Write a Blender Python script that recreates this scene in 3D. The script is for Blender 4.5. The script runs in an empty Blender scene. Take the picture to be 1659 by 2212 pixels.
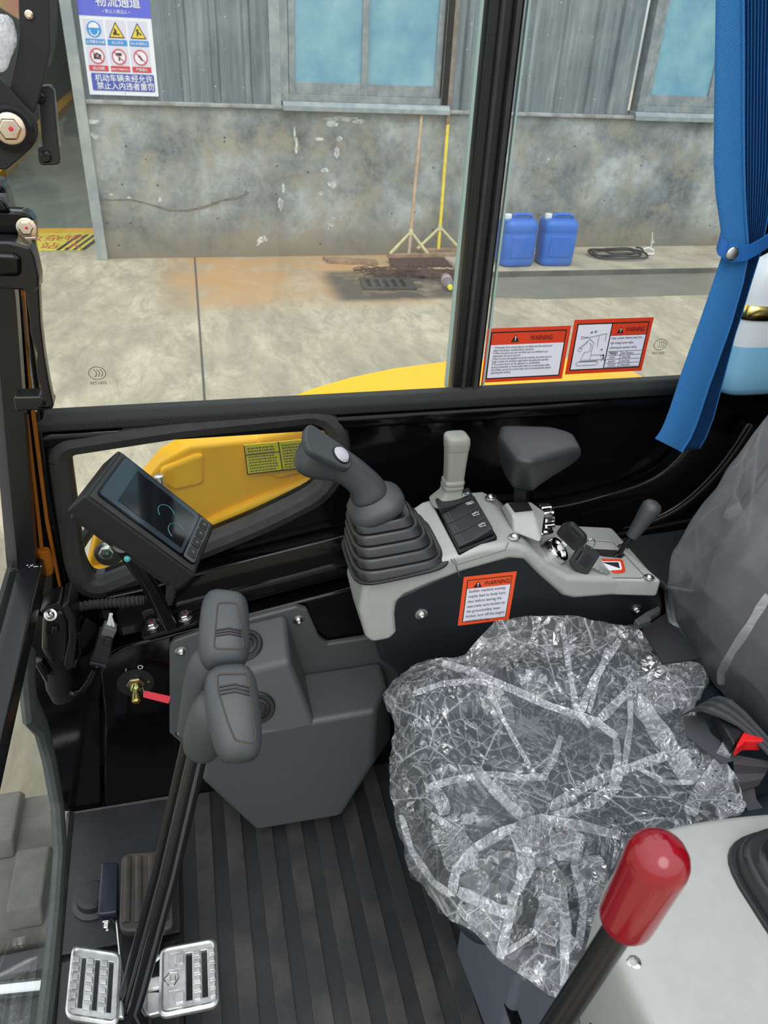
import bpy, bmesh, math, random
from mathutils import Vector, Matrix, noise
random.seed(7)
V = Vector
SC = bpy.context.scene
COL = SC.collection
# ------------------------------------------------------------------ camera
FPX, IW, IH = 1661.0, 1659.0, 2212.0
YAW, PITCH, ROLL = map(math.radians, (15.0, 32.0, 3.0))
EYE = V((0, 0, 1.70))
_f = V((math.sin(YAW)*math.cos(PITCH), math.cos(YAW)*math.cos(PITCH), -math.sin(PITCH)))
_r0 = V((math.cos(YAW), -math.sin(YAW), 0)); _u0 = _r0.cross(_f)
_R = _r0*math.cos(ROLL) + _u0*math.sin(ROLL)
_U = _u0*math.cos(ROLL) - _r0*math.sin(ROLL)
cd = bpy.data.cameras.new('camera'); cam = bpy.data.objects.new('camera', cd); COL.objects.link(cam)
cd.sensor_fit = 'HORIZONTAL'; cd.sensor_width = 36.0; cd.lens = 36.0*FPX/IW
cd.dof.use_dof = True; cd.dof.focus_distance = 1.15; cd.dof.aperture_fstop = 20
cd.clip_start = .02; cd.clip_end = 200
m = Matrix((_R, _U, -_f)).transposed().to_4x4(); m.translation = EYE
cam.matrix_world = m
SC.camera = cam
# ------------------------------------------------------------------ light
SC.view_settings.view_transform = 'Standard'; SC.view_settings.look = 'None'
SC.view_settings.gamma = 1.0; SC.view_settings.exposure = 0.30
SC.view_settings.use_curve_mapping = False
wd = bpy.data.worlds.new('overcast_sky'); SC.world = wd; wd.use_nodes = True
nt = wd.node_tree; nt.nodes.clear()
o = nt.nodes.new('ShaderNodeOutputWorld'); bg = nt.nodes.new('ShaderNodeBackground')
tc = nt.nodes.new('ShaderNodeTexCoord'); sx = nt.nodes.new('ShaderNodeSeparateXYZ')
rp = nt.nodes.new('ShaderNodeValToRGB')
nt.links.new(tc.outputs['Generated'], sx.inputs[0]); nt.links.new(sx.outputs['Z'], rp.inputs[0])
rp.color_ramp.elements[0].position = 0.0; rp.color_ramp.elements[0].color = (.34, .34, .32, 1)
rp.color_ramp.elements[1].position = 0.75; rp.color_ramp.elements[1].color = (1.0, 1.03, 1.08, 1)
e = rp.color_ramp.elements.new(0.12); e.color = (.75, .79, .84, 1)
nt.links.new(rp.outputs[0], bg.inputs[0]); bg.inputs[1].default_value = 1.45
nt.links.new(bg.outputs[0], o.inputs[0])
sd = bpy.data.lights.new('sun', 'SUN'); sun = bpy.data.objects.new('sun', sd); COL.objects.link(sun)
sd.energy = 0.9; sd.angle = math.radians(35); sd.color = (1.0, .97, .92)
sun.rotation_euler = (math.radians(38), math.radians(-8), 0)      # from behind the open door, high

# ------------------------------------------------------------------ helpers
def ray(px, py):
    return _R*((px-IW/2)/FPX) - _U*((py-IH/2)/FPX) + _f
def P(px, py, X=None, Y=None, Z=None):
    """world point on the plane x=X, y=Y or z=Z"""
    d = ray(px, py)
    if X is not None: t = (X-EYE.x)/d.x
    elif Y is not None: t = (Y-EYE.y)/d.y
    else: t = (Z-EYE.z)/d.z
    return EYE + d*t
def PP(pts, **k): return [P(a, b, **k) for a, b in pts]

def tagp(ob, label=None, cat=None, group=None, kind=None):
    if label: ob['label'] = label
    if cat: ob['category'] = cat
    if group: ob['group'] = group
    if kind: ob['kind'] = kind
    return ob
ORI = {}
def thing(name, label, cat, loc, group=None):
    ob = bpy.data.objects.new(name, None); COL.objects.link(ob)
    ob.empty_display_size = .02
    ob.location = loc; ORI[ob] = V(loc)
    return tagp(ob, label, cat, group)

class MB:
    def __init__(s): s.v = []; s.f = []
    def add(s, vs, fs):
        n = len(s.v); s.v += [V(a) for a in vs]; s.f += [tuple(i+n for i in f) for f in fs]; return s
    def box(s, c, d, M=None):
        c = V(c); h = V(d)*.5; vs = []
        for i in (-1, 1):
            for j in (-1, 1):
                for k in (-1, 1):
                    w = V((i*h.x, j*h.y, k*h.z))
                    vs.append(c + (M @ w if M else w))
        return s.add(vs, [(0,1,3,2),(4,6,7,5),(0,4,5,1),(2,3,7,6),(0,2,6,4),(1,5,7,3)])
    def span(s, a, b):
        a = V(a); b = V(b); return s.box((a+b)/2, [abs(q) for q in (b-a)])
    def prism(s, poly, vec):
        n = len(poly); poly = [V(p) for p in poly]
        vecs = vec if isinstance(vec, list) else [V(vec)]*n
        vs = poly + [p+V(w) for p, w in zip(poly, vecs)]
        fs = [tuple(range(n)), tuple(range(2*n-1, n-1, -1))]
        fs += [(i, i+n, (i+1) % n+n, (i+1) % n) for i in range(n)]
        return s.add(vs, fs)
    def loft(s, rings, caps=True, closed=True):
        n = len(rings[0]); vs = [p for r in rings for p in r]; fs = []
        for k in range(len(rings)-1):
            for i in range(n if closed else n-1):
                j = (i+1) % n
                fs.append((k*n+i, k*n+j, (k+1)*n+j, (k+1)*n+i))
        if caps:
            fs.append(tuple(range(n-1, -1, -1))); b = (len(rings)-1)*n
            fs.append(tuple(range(b, b+n)))
        return s.add(vs, fs)
    def tube(s, path, r, n=12, caps=True, up=None, sx=1.0, power=1.0):
        path = [V(p) for p in path]; m = len(path); rs = r if isinstance(r, list) else [r]*m
        rings = []; prev = None
        for i, p in enumerate(path):
            t = (path[min(i+1, m-1)]-path[max(i-1, 0)]).normalized()
            if prev is None:
                a = V(up) if up else (V((0,0,1)) if abs(t.z) < .9 else V((1,0,0)))
            else: a = prev
            a = (a - t*a.dot(t)).normalized(); prev = a; b = t.cross(a)
            ri = rs[i]; ra, rb = ri if isinstance(ri, (list, tuple)) else (ri, ri*sx)
            ring = []
            for k in range(n):
                q = 2*math.pi*k/n; c = math.cos(q); d = math.sin(q)
                c = math.copysign(abs(c)**power, c); d = math.copysign(abs(d)**power, d)
                ring.append(p + a*(ra*c) + b*(rb*d))
            rings.append(ring)
        return s.loft(rings, caps)
    def lathe(s, prof, o, ax, n=24, phase=0):
        """prof: list of (radius, height) along axis ax"""
        o = V(o); ax = V(ax).normalized()
        a = V((1,0,0)) if abs(ax.x) < .8 else V((0,1,0)); a = (a-ax*a.dot(ax)).normalized(); b = ax.cross(a)
        rings = [[o + ax*h + (a*math.cos(phase+2*math.pi*k/n) + b*math.sin(phase+2*math.pi*k/n))*max(r, 1e-5)
                  for k in range(n)] for r, h in prof]
        return s.loft(rings, True)
    def grid(s, f, nu, nv):
        vs = [f(i/nu, j/nv) for j in range(nv+1) for i in range(nu+1)]; w = nu+1
        return s.add(vs, [(j*w+i, j*w+i+1, (j+1)*w+i+1, (j+1)*w+i) for j in range(nv) for i in range(nu)])
    def strip(s, path, widths, th=.001):
        """ribbon: path points, width vectors, with real thickness"""
        rings = []
        for i, (p, w) in enumerate(zip(path, widths)):
            p = V(p); w = V(w)*.5
            t = (V(path[min(i+1, len(path)-1)])-V(path[max(i-1, 0)])).normalized()
            n = t.cross(w).normalized()*th
            rings.append([p-w-n, p+w-n, p+w+n, p-w+n])
        return s.loft(rings, True)
    def build(s, name, mat, parent=None, bevel=0, seg=2, sub=0, ang=32, label=None, cat=None, group=None, kind=None, origin=None, fix=True):
        me = bpy.data.meshes.new(name)
        if parent is not None: org = ORI[parent]
        elif origin is not None: org = V(origin)
        else:
            xs = [v.x for v in s.v]; ys = [v.y for v in s.v]; zs = [v.z for v in s.v]
            org = V(((min(xs)+max(xs))/2, (min(ys)+max(ys))/2, min(zs)))
        me.from_pydata([v-org for v in s.v], [], s.f)
        bm = bmesh.new(); bm.from_mesh(me)
        if fix: bmesh.ops.recalc_face_normals(bm, faces=bm.faces)
        for fc in bm.faces: fc.smooth = True
        if not sub:
            for ed in bm.edges:
                if len(ed.link_faces) == 2 and ed.calc_face_angle(0) > math.radians(ang): ed.smooth = False
        bm.to_mesh(me); bm.free()
        me.materials.append(mat)
        ob = bpy.data.objects.new(name, me); COL.objects.link(ob)
        ORI[ob] = org
        if parent is not None: ob.parent = parent
        else: ob.location = org
        if bevel:
            b = ob.modifiers.new('bevel', 'BEVEL'); b.width = bevel; b.segments = seg
            b.limit_method = 'ANGLE'; b.angle_limit = math.radians(ang); b.harden_normals = False
            for ed in me.edges: ed.use_edge_sharp = False
            wn = ob.modifiers.new('wn', 'WEIGHTED_NORMAL'); wn.keep_sharp = True
        if sub:
            b = ob.modifiers.new('sub', 'SUBSURF'); b.levels = sub; b.render_levels = sub
        return tagp(ob, label, cat, group, kind)

def circ(n, ra, rb, power=1.0, ph=0):
    out = []
    for k in range(n):
        q = 2*math.pi*k/n+ph; c = math.cos(q); d = math.sin(q)
        out.append((math.copysign(abs(c)**power, c)*ra, math.copysign(abs(d)**power, d)*rb))
    return out
def roundpoly(pts, r, seg=5):
    """round the corners of a 2D polygon"""
    out = []; n = len(pts)
    for i in range(n):
        p = V(pts[i]).to_2d() if len(pts[i]) > 2 else V(pts[i])
        a = V(pts[i-1]); b = V(pts[(i+1) % n]); rr = r[i] if isinstance(r, (list, tuple)) else r
        u = (a-p); w = (b-p); rr = min(rr, u.length*.48, w.length*.48)
        p0 = p+u.normalized()*rr; p1 = p+w.normalized()*rr
        for k in range(seg+1):
            t = k/seg; out.append(tuple(p0*(1-t)**2 + p*2*t*(1-t) + p1*t*t))
    return out
def curve_mesh(cu, M):
    ob = bpy.data.objects.new('tmp', cu); COL.objects.link(ob)
    dg = bpy.context.evaluated_depsgraph_get(); me = bpy.data.meshes.new_from_object(ob.evaluated_get(dg))
    vs = [M @ v.co for v in me.vertices]; fs = [tuple(p.vertices) for p in me.polygons]
    bpy.data.objects.remove(ob); bpy.data.curves.remove(cu); bpy.data.meshes.remove(me)
    return vs, fs
def frame(o, u, v):
    u = V(u).normalized(); n = u.cross(V(v)).normalized(); w = n.cross(u)
    M = Matrix((u, w, n)).transposed().to_4x4(); M.translation = V(o); return M
def plate(loops, th, M, bev=0):
    """flat plate with holes: loops of 2D points, first outer; thickness th both ways centred; M 2D->3D"""
    cu = bpy.data.curves.new('tmp', 'CURVE'); cu.dimensions = '2D'; cu.fill_mode = 'BOTH'
    cu.extrude = max(th/2-bev, 1e-6); cu.bevel_depth = bev; cu.bevel_resolution = 1
    for lp in loops:
        sp = cu.splines.new('POLY'); sp.points.add(len(lp)-1)
        for q, p in zip(sp.points, lp): q.co = (p[0], p[1], 0, 1)
        sp.use_cyclic_u = True
    vs, fs = curve_mesh(cu, M); return MB().add(vs, fs)
def words(body, size, M, spacing=1.0, align='LEFT', shear=0, xs=1.0, lead=1.0, bold=0):
    cu = bpy.data.curves.new('tmp', 'FONT'); cu.body = body; cu.size = size; cu.align_x = align
    cu.space_line = lead; cu.space_character = spacing; cu.shear = shear; cu.fill_mode = 'FRONT'; cu.resolution_u = 3
    vs, fs = curve_mesh(cu, M @ Matrix.Diagonal((xs, 1, 1, 1)))
    if bold:      # heavier strokes: the same glyphs repeated a hair apart in the plane of the print
        n0 = len(vs); ux = M.to_3x3() @ V((1, 0, 0)); uy = M.to_3x3() @ V((0, 1, 0)); base_v = list(vs); base_f = list(fs)
        un = ux.cross(uy)*.00035
        for j_, (a, b) in enumerate(((1, .4), (-1, -.4), (.4, -1), (-.4, 1))):
            k = len(vs); vs += [v+ux*(a*bold)+uy*(b*bold)+un*(j_+1) for v in base_v]; fs += [tuple(i+k for i in f) for f in base_f]
    return vs, fs
def dup(o, parent=None, off=V((0,0,0))):
    c = o.copy(); COL.objects.link(c)
    if parent is not None: c.parent = parent
    else: c.location = o.location + off
    for ch in [q for q in list(COL.objects) if q.parent == o]: dup(ch, c)
    return c

# ------------------------------------------------------------------ materials
def base_mat(name):
    mt = bpy.data.materials.new(name); mt.use_nodes = True; n = mt.node_tree
    return mt, n, n.nodes['Principled BSDF']
def tex(n, kind='noise', scale=10, detail=4, rough=.6, vec=None, coord='Object', mscale=None, dist=0):
    t = n.nodes.new('ShaderNodeTexCoord') if vec is None else None
    src = t.outputs[coord] if vec is None else vec
    if mscale:
        mp = n.nodes.new('ShaderNodeMapping'); mp.inputs['Scale'].default_value = mscale
        n.links.new(src, mp.inputs[0]); src = mp.outputs[0]
    if kind == 'noise':
        x = n.nodes.new('ShaderNodeTexNoise'); x.inputs['Detail'].default_value = detail; x.inputs['Roughness'].default_value = rough
        x.inputs['Distortion'].default_value = dist
    elif kind == 'vor':
        x = n.nodes.new('ShaderNodeTexVoronoi'); x.feature = 'F1'
    x.inputs['Scale'].default_value = scale
    n.links.new(src, x.inputs['Vector']); return x.outputs[0]
def ramp(n, src, stops):
    r = n.nodes.new('ShaderNodeValToRGB'); el = r.color_ramp.elements
    el[0].position, el[0].color = stops[0][0], c4(stops[0][1]); el[1].position, el[1].color = stops[-1][0], c4(stops[-1][1])
    for p, c in stops[1:-1]: q = el.new(p); q.color = c4(c)
    n.links.new(src, r.inputs[0]); return r.outputs[0]
def c4(c): return (c, c, c, 1) if isinstance(c, (int, float)) else (c[0], c[1], c[2], 1)
def mixc(n, a, b, fac):
    x = n.nodes.new('ShaderNodeMix'); x.data_type = 'RGBA'
    for s, v in ((x.inputs[6], a), (x.inputs[7], b)):
        if hasattr(v, 'links'): n.links.new(v, s)
        else: s.default_value = c4(v)
    if hasattr(fac, 'links'): n.links.new(fac, x.inputs[0])
    else: x.inputs[0].default_value = fac
    return x.outputs[2]
def bumpn(n, b, h, strength, dist=.001):
    x = n.nodes.new('ShaderNodeBump'); x.inputs['Strength'].default_value = strength; x.inputs['Distance'].default_value = dist
    n.links.new(h, x.inputs['Height']); n.links.new(x.outputs[0], b.inputs['Normal']); return x
def mat(name, col, rough=.5, metal=0, bump=None, var=None, spec=.5, coat=0):
    mt, n, b = base_mat(name)
    b.inputs['Base Color'].default_value = c4(col); b.inputs['Roughness'].default_value = rough
    b.inputs['Metallic'].default_value = metal; b.inputs['Specular IOR Level'].default_value = spec
    b.inputs['Coat Weight'].default_value = coat
    if bump: bumpn(n, b, tex(n, scale=bump[0], detail=3), bump[1], bump[2] if len(bump) > 2 else .001)
    if var:   # (colour2, scale, lo, hi)
        n.links.new(mixc(n, col, var[0], ramp(n, tex(n, scale=var[1], detail=6), [(var[2], 0), (var[3], 1)])), b.inputs['Base Color'])
    return mt
K = {}
K['gloss'] = mat('black_gloss_paint', (.0025, .0025, .003), .10, bump=(9, .12, .004), spec=.28)
K['satin'] = mat('black_satin_metal', (.006, .006, .007), .26, spec=.4)
K['matte'] = mat('black_powder_coat', (.010, .010, .011), .5, bump=(900, .25, .0004), spec=.35)
K['plast'] = mat('black_plastic', (.013, .014, .015), .42, bump=(1200, .3, .0003))
K['rub'] = mat('black_rubber', (.016, .016, .016), .62, bump=(500, .3, .0006), var=((.03, .03, .028), 30, .4, .7))
K['boot'] = mat('rubber_boot', (.014, .014, .015), .34, bump=(60, .15, .001))
K['grip'] = mat('grip_vinyl', (.043, .047, .050), .42, bump=(900, .5, .0006))
K['pad'] = mat('wrist_pad_vinyl', (.030, .032, .034), .42, bump=(900, .5, .0006))
K['tank'] = mat('tank_cover_plastic', (.075, .080, .082), .45, bump=(700, .5, .0006))
K['shell'] = mat('console_grey_plastic', (.32, .325, .31), .4, bump=(1500, .35, .0003), var=((.35, .355, .34), 60, .3, .7))
K['greyg'] = mat('olive_grey_plastic', (.23, .235, .205), .45, bump=(900, .4, .0004))
K['panel'] = mat('side_panel_black', (.008, .010, .012), .38, bump=(1500, .2, .0003))
K['steel'] = mat('zinc_steel', (.62, .62, .60), .22, 1, bump=(300, .2, .0005))
K['chrome'] = mat('chrome', (.8, .8, .8), .07, 1)
K['gold'] = mat('zinc_passivated', (.66, .56, .42), .25, 1, var=((.60, .42, .34), 60, .45, .7))
K['goldb'] = mat('golden_strap', (.75, .52, .12), .22, 1, var=((.5, .55, .25), 25, .4, .65))
K['alu'] = mat('cast_aluminium', (.68, .68, .67), .36, .85, bump=(260, .4, .0006), var=((.48, .48, .48), 50, .4, .7))
K['paint_red'] = mat('paint_mark_red', (.55, .02, .02), .4)
K['paint_green'] = mat('paint_mark_green', (.02, .42, .32), .4)
K['yellow'] = mat('yellow_body_paint', (1.0, .50, .001), .35, bump=(160, .12, .0008), spec=.3)
K['orange'] = mat('orange_body_paint', (.27, .085, .004), .35)
K['blue'] = mat('curtain_blue', (.018, .19, .50), .75)
K['blued'] = mat('curtain_tie_blue', (.008, .11, .38), .7)
K['seat'] = mat('seat_vinyl', (.013, .024, .029), .38, bump=(350, .4, .0008))
K['seatb'] = mat('seat_back_vinyl', (.036, .036, .038), .5, bump=(300, .5, .0008), var=((.085, .06, .045), 6, .48, .72))
K['seatbase'] = mat('seat_base_grey', (.105, .115, .14), .5, bump=(500, .3, .0006))
K['mat'] = mat('floor_mat_rubber', (.016, .017, .019), .5, bump=(180, .4, .0008), var=((.040, .038, .036), 7, .5, .78))
K['matr'] = mat('floor_mat_ridge', (.026, .026, .027), .55, bump=(180, .4, .0008), var=((.075, .070, .064), 9, .46, .74))
K['redk'] = mat('red_knob', (.22, .002, .008), .18, coat=.3)
K['red'] = mat('red_plastic', (.75, .015, .02), .35)
K['tag'] = mat('red_tag', (.85, .06, .09), .5)
K['wht'] = mat('white_print', (.80, .80, .84), .4)
K['wht2'] = mat('label_white', (.70, .70, .78), .35)
K['orangelab'] = mat('label_orange_red', (.78, .085, .02), .4)
K['redlab'] = mat('label_red', (.62, .045, .012), .35)
K['blk'] = mat('label_black', (.012, .010, .010), .45)
K['txt'] = mat('label_lettering', (.05, .05, .07), .5)
K['webb'] = mat('belt_webbing', (.022, .022, .026), .7, bump=(600, .6, .001))
K['belt2'] = mat('belt_webbing_grey', (.05, .05, .058), .7, bump=(600, .6, .001))
K['screen'] = mat('screen_glass', (.006, .007, .009), .08, bump=(20, .03, .001))
K['screenb'] = mat('screen_border', (.030, .042, .055), .12)
K['teal'] = mat('screen_print_teal', (.06, .30, .28), .3)
K['butt'] = mat('button_grey', (.09, .09, .10), .35)
K['wood'] = mat('weathered_wood', (.34, .22, .14), .8, var=((.20, .12, .07), 14, .4, .7))
K['woodp'] = mat('pale_stick', (.50, .36, .24), .7, var=((.36, .22, .13), 12, .4, .7))
K['yelst'] = mat('yellow_painted_stick', (.80, .62, .04), .6, var=((.55, .38, .05), 20, .5, .75))
K['crm'] = mat('pale_cream_wood', (.62, .56, .30), .7, var=((.45, .38, .2), 20, .4, .75))
K['brist'] = mat('brown_bristle', (.10, .045, .035), .9, bump=(220, 1.0, .01))
K['jug'] = mat('blue_drum_plastic', (.022, .13, .52), .42, var=((.07, .15, .36), 5, .5, .8))
K['cap'] = mat('white_cap', (.7, .72, .7), .5)
K['hose'] = mat('black_hose', (.03, .03, .032), .6)
K['signb'] = mat('sign_blue', (.09, .11, .62), .45)
K['signb2'] = mat('sign_blue_panel', (.05, .075, .42), .45)
K['signc'] = mat('sign_cyan', (.015, .26, .68), .45)
K['signp'] = mat('sign_pale_cell', (.68, .64, .76), .5)
K['signr'] = mat('sign_red', (.62, .03, .05), .45)
K['signy'] = mat('sign_yellow', (.82, .58, .02), .45)
K['liquid'] = mat('washer_fluid_blue', (.22, .50, .72), .3)
K['bottlew'] = mat('bottle_white', (.66, .72, .76), .35)
K['rail'] = mat('grey_trim', (.05, .05, .055), .45)
K['track'] = mat('dusty_track_rubber', (.20, .185, .165), .85, bump=(60, .5, .004), var=((.11, .10, .09), 8, .4, .7))

def schlick(n, f0, f1, normal=None):
    lw_ = n.nodes.new('ShaderNodeLayerWeight'); lw_.inputs['Blend'].default_value = .5
    if normal is not None: n.links.new(normal, lw_.inputs['Normal'])
    p = n.nodes.new('ShaderNodeMath'); p.operation = 'POWER'; n.links.new(lw_.outputs['Facing'], p.inputs[0]); p.inputs[1].default_value = 5
    q = n.nodes.new('ShaderNodeMath'); q.operation = 'MULTIPLY_ADD'; q.use_clamp = True; n.links.new(p.outputs[0], q.inputs[0]); q.inputs[1].default_value = f1; q.inputs[2].default_value = f0
    return q.outputs[0]
def glass_mat(name, tint=(.93, .96, .95), spec=1.0, dirt=.03):
    mt = bpy.data.materials.new(name); mt.use_nodes = True; n = mt.node_tree; n.nodes.clear()
    o = n.nodes.new('ShaderNodeOutputMaterial'); tr = n.nodes.new('ShaderNodeBsdfTransparent'); tr.inputs[0].default_value = c4(tint)
    gl = n.nodes.new('ShaderNodeBsdfGlossy'); gl.inputs['Roughness'].default_value = .02
    mx = n.nodes.new('ShaderNodeMixShader'); n.links.new(schlick(n, .025, .55), mx.inputs[0]); n.links.new(tr.outputs[0], mx.inputs[1]); n.links.new(gl.outputs[0], mx.inputs[2])
    df = n.nodes.new('ShaderNodeBsdfDiffuse'); df.inputs[0].default_value = (.7, .7, .66, 1)
    mx2 = n.nodes.new('ShaderNodeMixShader'); mx2.inputs[0].default_value = dirt
    n.links.new(mx.outputs[0], mx2.inputs[1]); n.links.new(df.outputs[0], mx2.inputs[2]); n.links.new(mx2.outputs[0], o.inputs[0])
    return mt
K['glass'] = glass_mat('cab_glass', dirt=.02)
K['glasse'] = mat('glass_edge_green', (.30, .42, .38), .2)

def film_mat(name, base=.05, crease=.5, scale=14, col=(.93, .96, 1.0), gloss=.5, rough=.09, bump=.6, stretch=(1, 1, 1), mlo=.40, mhi=.60):
    mt = bpy.data.materials.new(name); mt.use_nodes = True; n = mt.node_tree; n.nodes.clear(); L = n.links
    def M(op, a, b=None, c=None, clamp=False):
        x = n.nodes.new('ShaderNodeMath'); x.operation = op; x.use_clamp = clamp
        for i, v in enumerate((a, b, c)):
            if v is None: continue
            if hasattr(v, 'links'): L.new(v, x.inputs[i])
            else: x.inputs[i].default_value = v
        return x.outputs[0]
    o = n.nodes.new('ShaderNodeOutputMaterial'); tr = n.nodes.new('ShaderNodeBsdfTransparent'); tr.inputs[0].default_value = (.95, .955, .96, 1)
    mp = n.nodes.new('ShaderNodeMapping'); mp.inputs['Scale'].default_value = stretch; L.new(n.nodes.new('ShaderNodeTexCoord').outputs['Object'], mp.inputs[0])
    wp = tex(n, scale=7, detail=2, vec=mp.outputs[0]); wn = n.nodes['Noise Texture'] if 'Noise Texture' in n.nodes else None
    ad = n.nodes.new('ShaderNodeMixRGB'); ad.blend_type = 'ADD'; ad.inputs[0].default_value = .035; L.new(mp.outputs[0], ad.inputs[1]); L.new(wn.outputs[1], ad.inputs[2]); wv = ad.outputs[0]
    def vor(sc, w0, w1):
        v = n.nodes.new('ShaderNodeTexVoronoi'); v.feature = 'DISTANCE_TO_EDGE'; v.inputs['Scale'].default_value = sc; L.new(wv, v.inputs[0]); return ramp(n, v.outputs[0], [(0, 1), (w0, .3), (w1, 0)]), v.outputs[0]
    e1, d1 = vor(scale, .010, .030); e2, d2 = vor(scale*3.7, .02, .06)
    mk = ramp(n, tex(n, scale=6, detail=3, vec=mp.outputs[0]), [(mlo, 0), (mhi, 1)])
    fac = n.nodes.new('ShaderNodeTexNoise'); fac.inputs['Scale'].default_value = scale*1.3; fac.inputs['Detail'].default_value = 3; fac.inputs['Distortion'].default_value = .8; L.new(wv, fac.inputs[0])
    lines = M('MULTIPLY', M('MAXIMUM', e1, M('MULTIPLY', e2, .6)), M('MULTIPLY_ADD', mk, .8, .2))
    h = M('ADD', M('MULTIPLY', fac.outputs[0], 1.5), M('ADD', M('MULTIPLY', d1, 1.2), M('MULTIPLY', M('MULTIPLY', d2, mk), 1.6)))
    bp = n.nodes.new('ShaderNodeBump'); bp.inputs['Strength'].default_value = bump; bp.inputs['Distance'].default_value = .012; L.new(h, bp.inputs['Height'])
    df = n.nodes.new('ShaderNodeBsdfDiffuse'); df.inputs[0].default_value = c4(col)
    gl = n.nodes.new('ShaderNodeBsdfGlossy'); gl.inputs['Roughness'].default_value = rough; L.new(bp.outputs[0], gl.inputs['Normal'])
    frs = schlick(n, .07, .9, bp.outputs[0])
    mx = n.nodes.new('ShaderNodeMixShader'); L.new(M('MULTIPLY_ADD', lines, crease, base, True), mx.inputs[0]); L.new(tr.outputs[0], mx.inputs[1]); L.new(df.outputs[0], mx.inputs[2])
    sp = ramp(n, tex(n, scale=scale*2.2, detail=4, rough=.7, vec=wv), [(.56, 0), (.64, 1)])
    g = M('MULTIPLY_ADD', M('MULTIPLY', sp, mk), gloss, frs, True)
    mx2 = n.nodes.new('ShaderNodeMixShader'); L.new(g, mx2.inputs[0]); L.new(mx.outputs[0], mx2.inputs[1]); L.new(gl.outputs[0], mx2.inputs[2])
    L.new(mx2.outputs[0], o.inputs[0]); return mt
K['film'] = film_mat('clear_plastic_film', crease=.36)
K['glint'] = film_mat('film_highlight', .07, .4, 34, gloss=.95, rough=.12, bump=.9, mlo=.25, mhi=.45)  # extra gloss that stands for highlights on the film
K['filmf'] = film_mat('folded_plastic_film', .30, .5, 30)
K['filmb'] = film_mat('dull_plastic_film', .10, .10, 7, (.72, .74, .76), .06, .25, .35, (1, 1, .35), .5, .7)
# ================================================================== SETTING: yard and building
def ground_mat():
    mt, n, b = base_mat('yard_concrete'); L = n.links
    o = tex(n, scale=2.2, detail=10, rough=.72, mscale=(1, .42, 1), dist=.5); o2 = tex(n, scale=8, detail=9, rough=.78, mscale=(1, .40, 1), dist=.8)
    c = ramp(n, o, [(.30, (.27, .245, .19)), (.5, (.43, .375, .275)), (.66, (.60, .53, .40))])
    c = mixc(n, c, (.27, .23, .17), ramp(n, o2, [(.46, 0), (.68, .85)]))
    # rust and mud stain: a worn band that lies along the foot of the wall
    t = n.nodes.new('ShaderNodeTexCoord'); sp = n.nodes.new('ShaderNodeSeparateXYZ'); L.new(t.outputs['Object'], sp.inputs[0])
    def band(out, lo, hi, soft):
        a = n.nodes.new('ShaderNodeMapRange'); a.interpolation_type = 'SMOOTHSTEP'; a.inputs[1].default_value = lo-soft; a.inputs[2].default_value = lo; L.new(out, a.inputs[0])
        z = n.nodes.new('ShaderNodeMapRange'); z.interpolation_type = 'SMOOTHSTEP'; z.inputs[1].default_value = hi; z.inputs[2].default_value = hi+soft
        z.inputs[3].default_value = 1; z.inputs[4].default_value = 0; L.new(out, z.inputs[0])
        m = n.nodes.new('ShaderNodeMath'); m.operation = 'MULTIPLY'; L.new(a.outputs[0], m.inputs[0]); L.new(z.outputs[0], m.inputs[1]); return m.outputs[0]
    def mul(a, c): m = n.nodes.new('ShaderNodeMath'); m.operation = 'MULTIPLY'; L.new(a, m.inputs[0]); L.new(c, m.inputs[1]); return m.outputs[0]
    rz = mul(mul(band(sp.outputs[0], .1, 1.9, .5), band(sp.outputs[1], 5.8, 6.9, .6)), ramp(n, tex(n, scale=1.8, detail=6, mscale=(1, 1.4, 1)), [(.32, .15), (.58, 1)]))
    c = mixc(n, c, (.50, .29, .13), rz)
    wet = mul(mul(band(sp.outputs[0], 1.15, 2.5, .2), band(sp.outputs[1], 5.6, 6.25, .16)), ramp(n, tex(n, scale=3, detail=5), [(.32, .35), (.5, 1)]))
    c = mixc(n, c, (.10, .085, .07), wet)
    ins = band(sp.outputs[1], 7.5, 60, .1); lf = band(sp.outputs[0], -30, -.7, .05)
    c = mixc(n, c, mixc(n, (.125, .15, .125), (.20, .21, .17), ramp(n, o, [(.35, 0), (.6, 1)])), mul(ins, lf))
    L.new(c, b.inputs['Base Color']); b.inputs['Roughness'].default_value = .8; b.inputs['Specular IOR Level'].default_value = .25
    bumpn(n, b, o2, .5, .01); return mt
MB().box((4, 9, -.05), (40, 50, .1)).build('ground', ground_mat(), kind='structure', origin=(0, 0, 0), label='pale stained concrete yard floor outside the cab')
WY = 6.85
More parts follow.
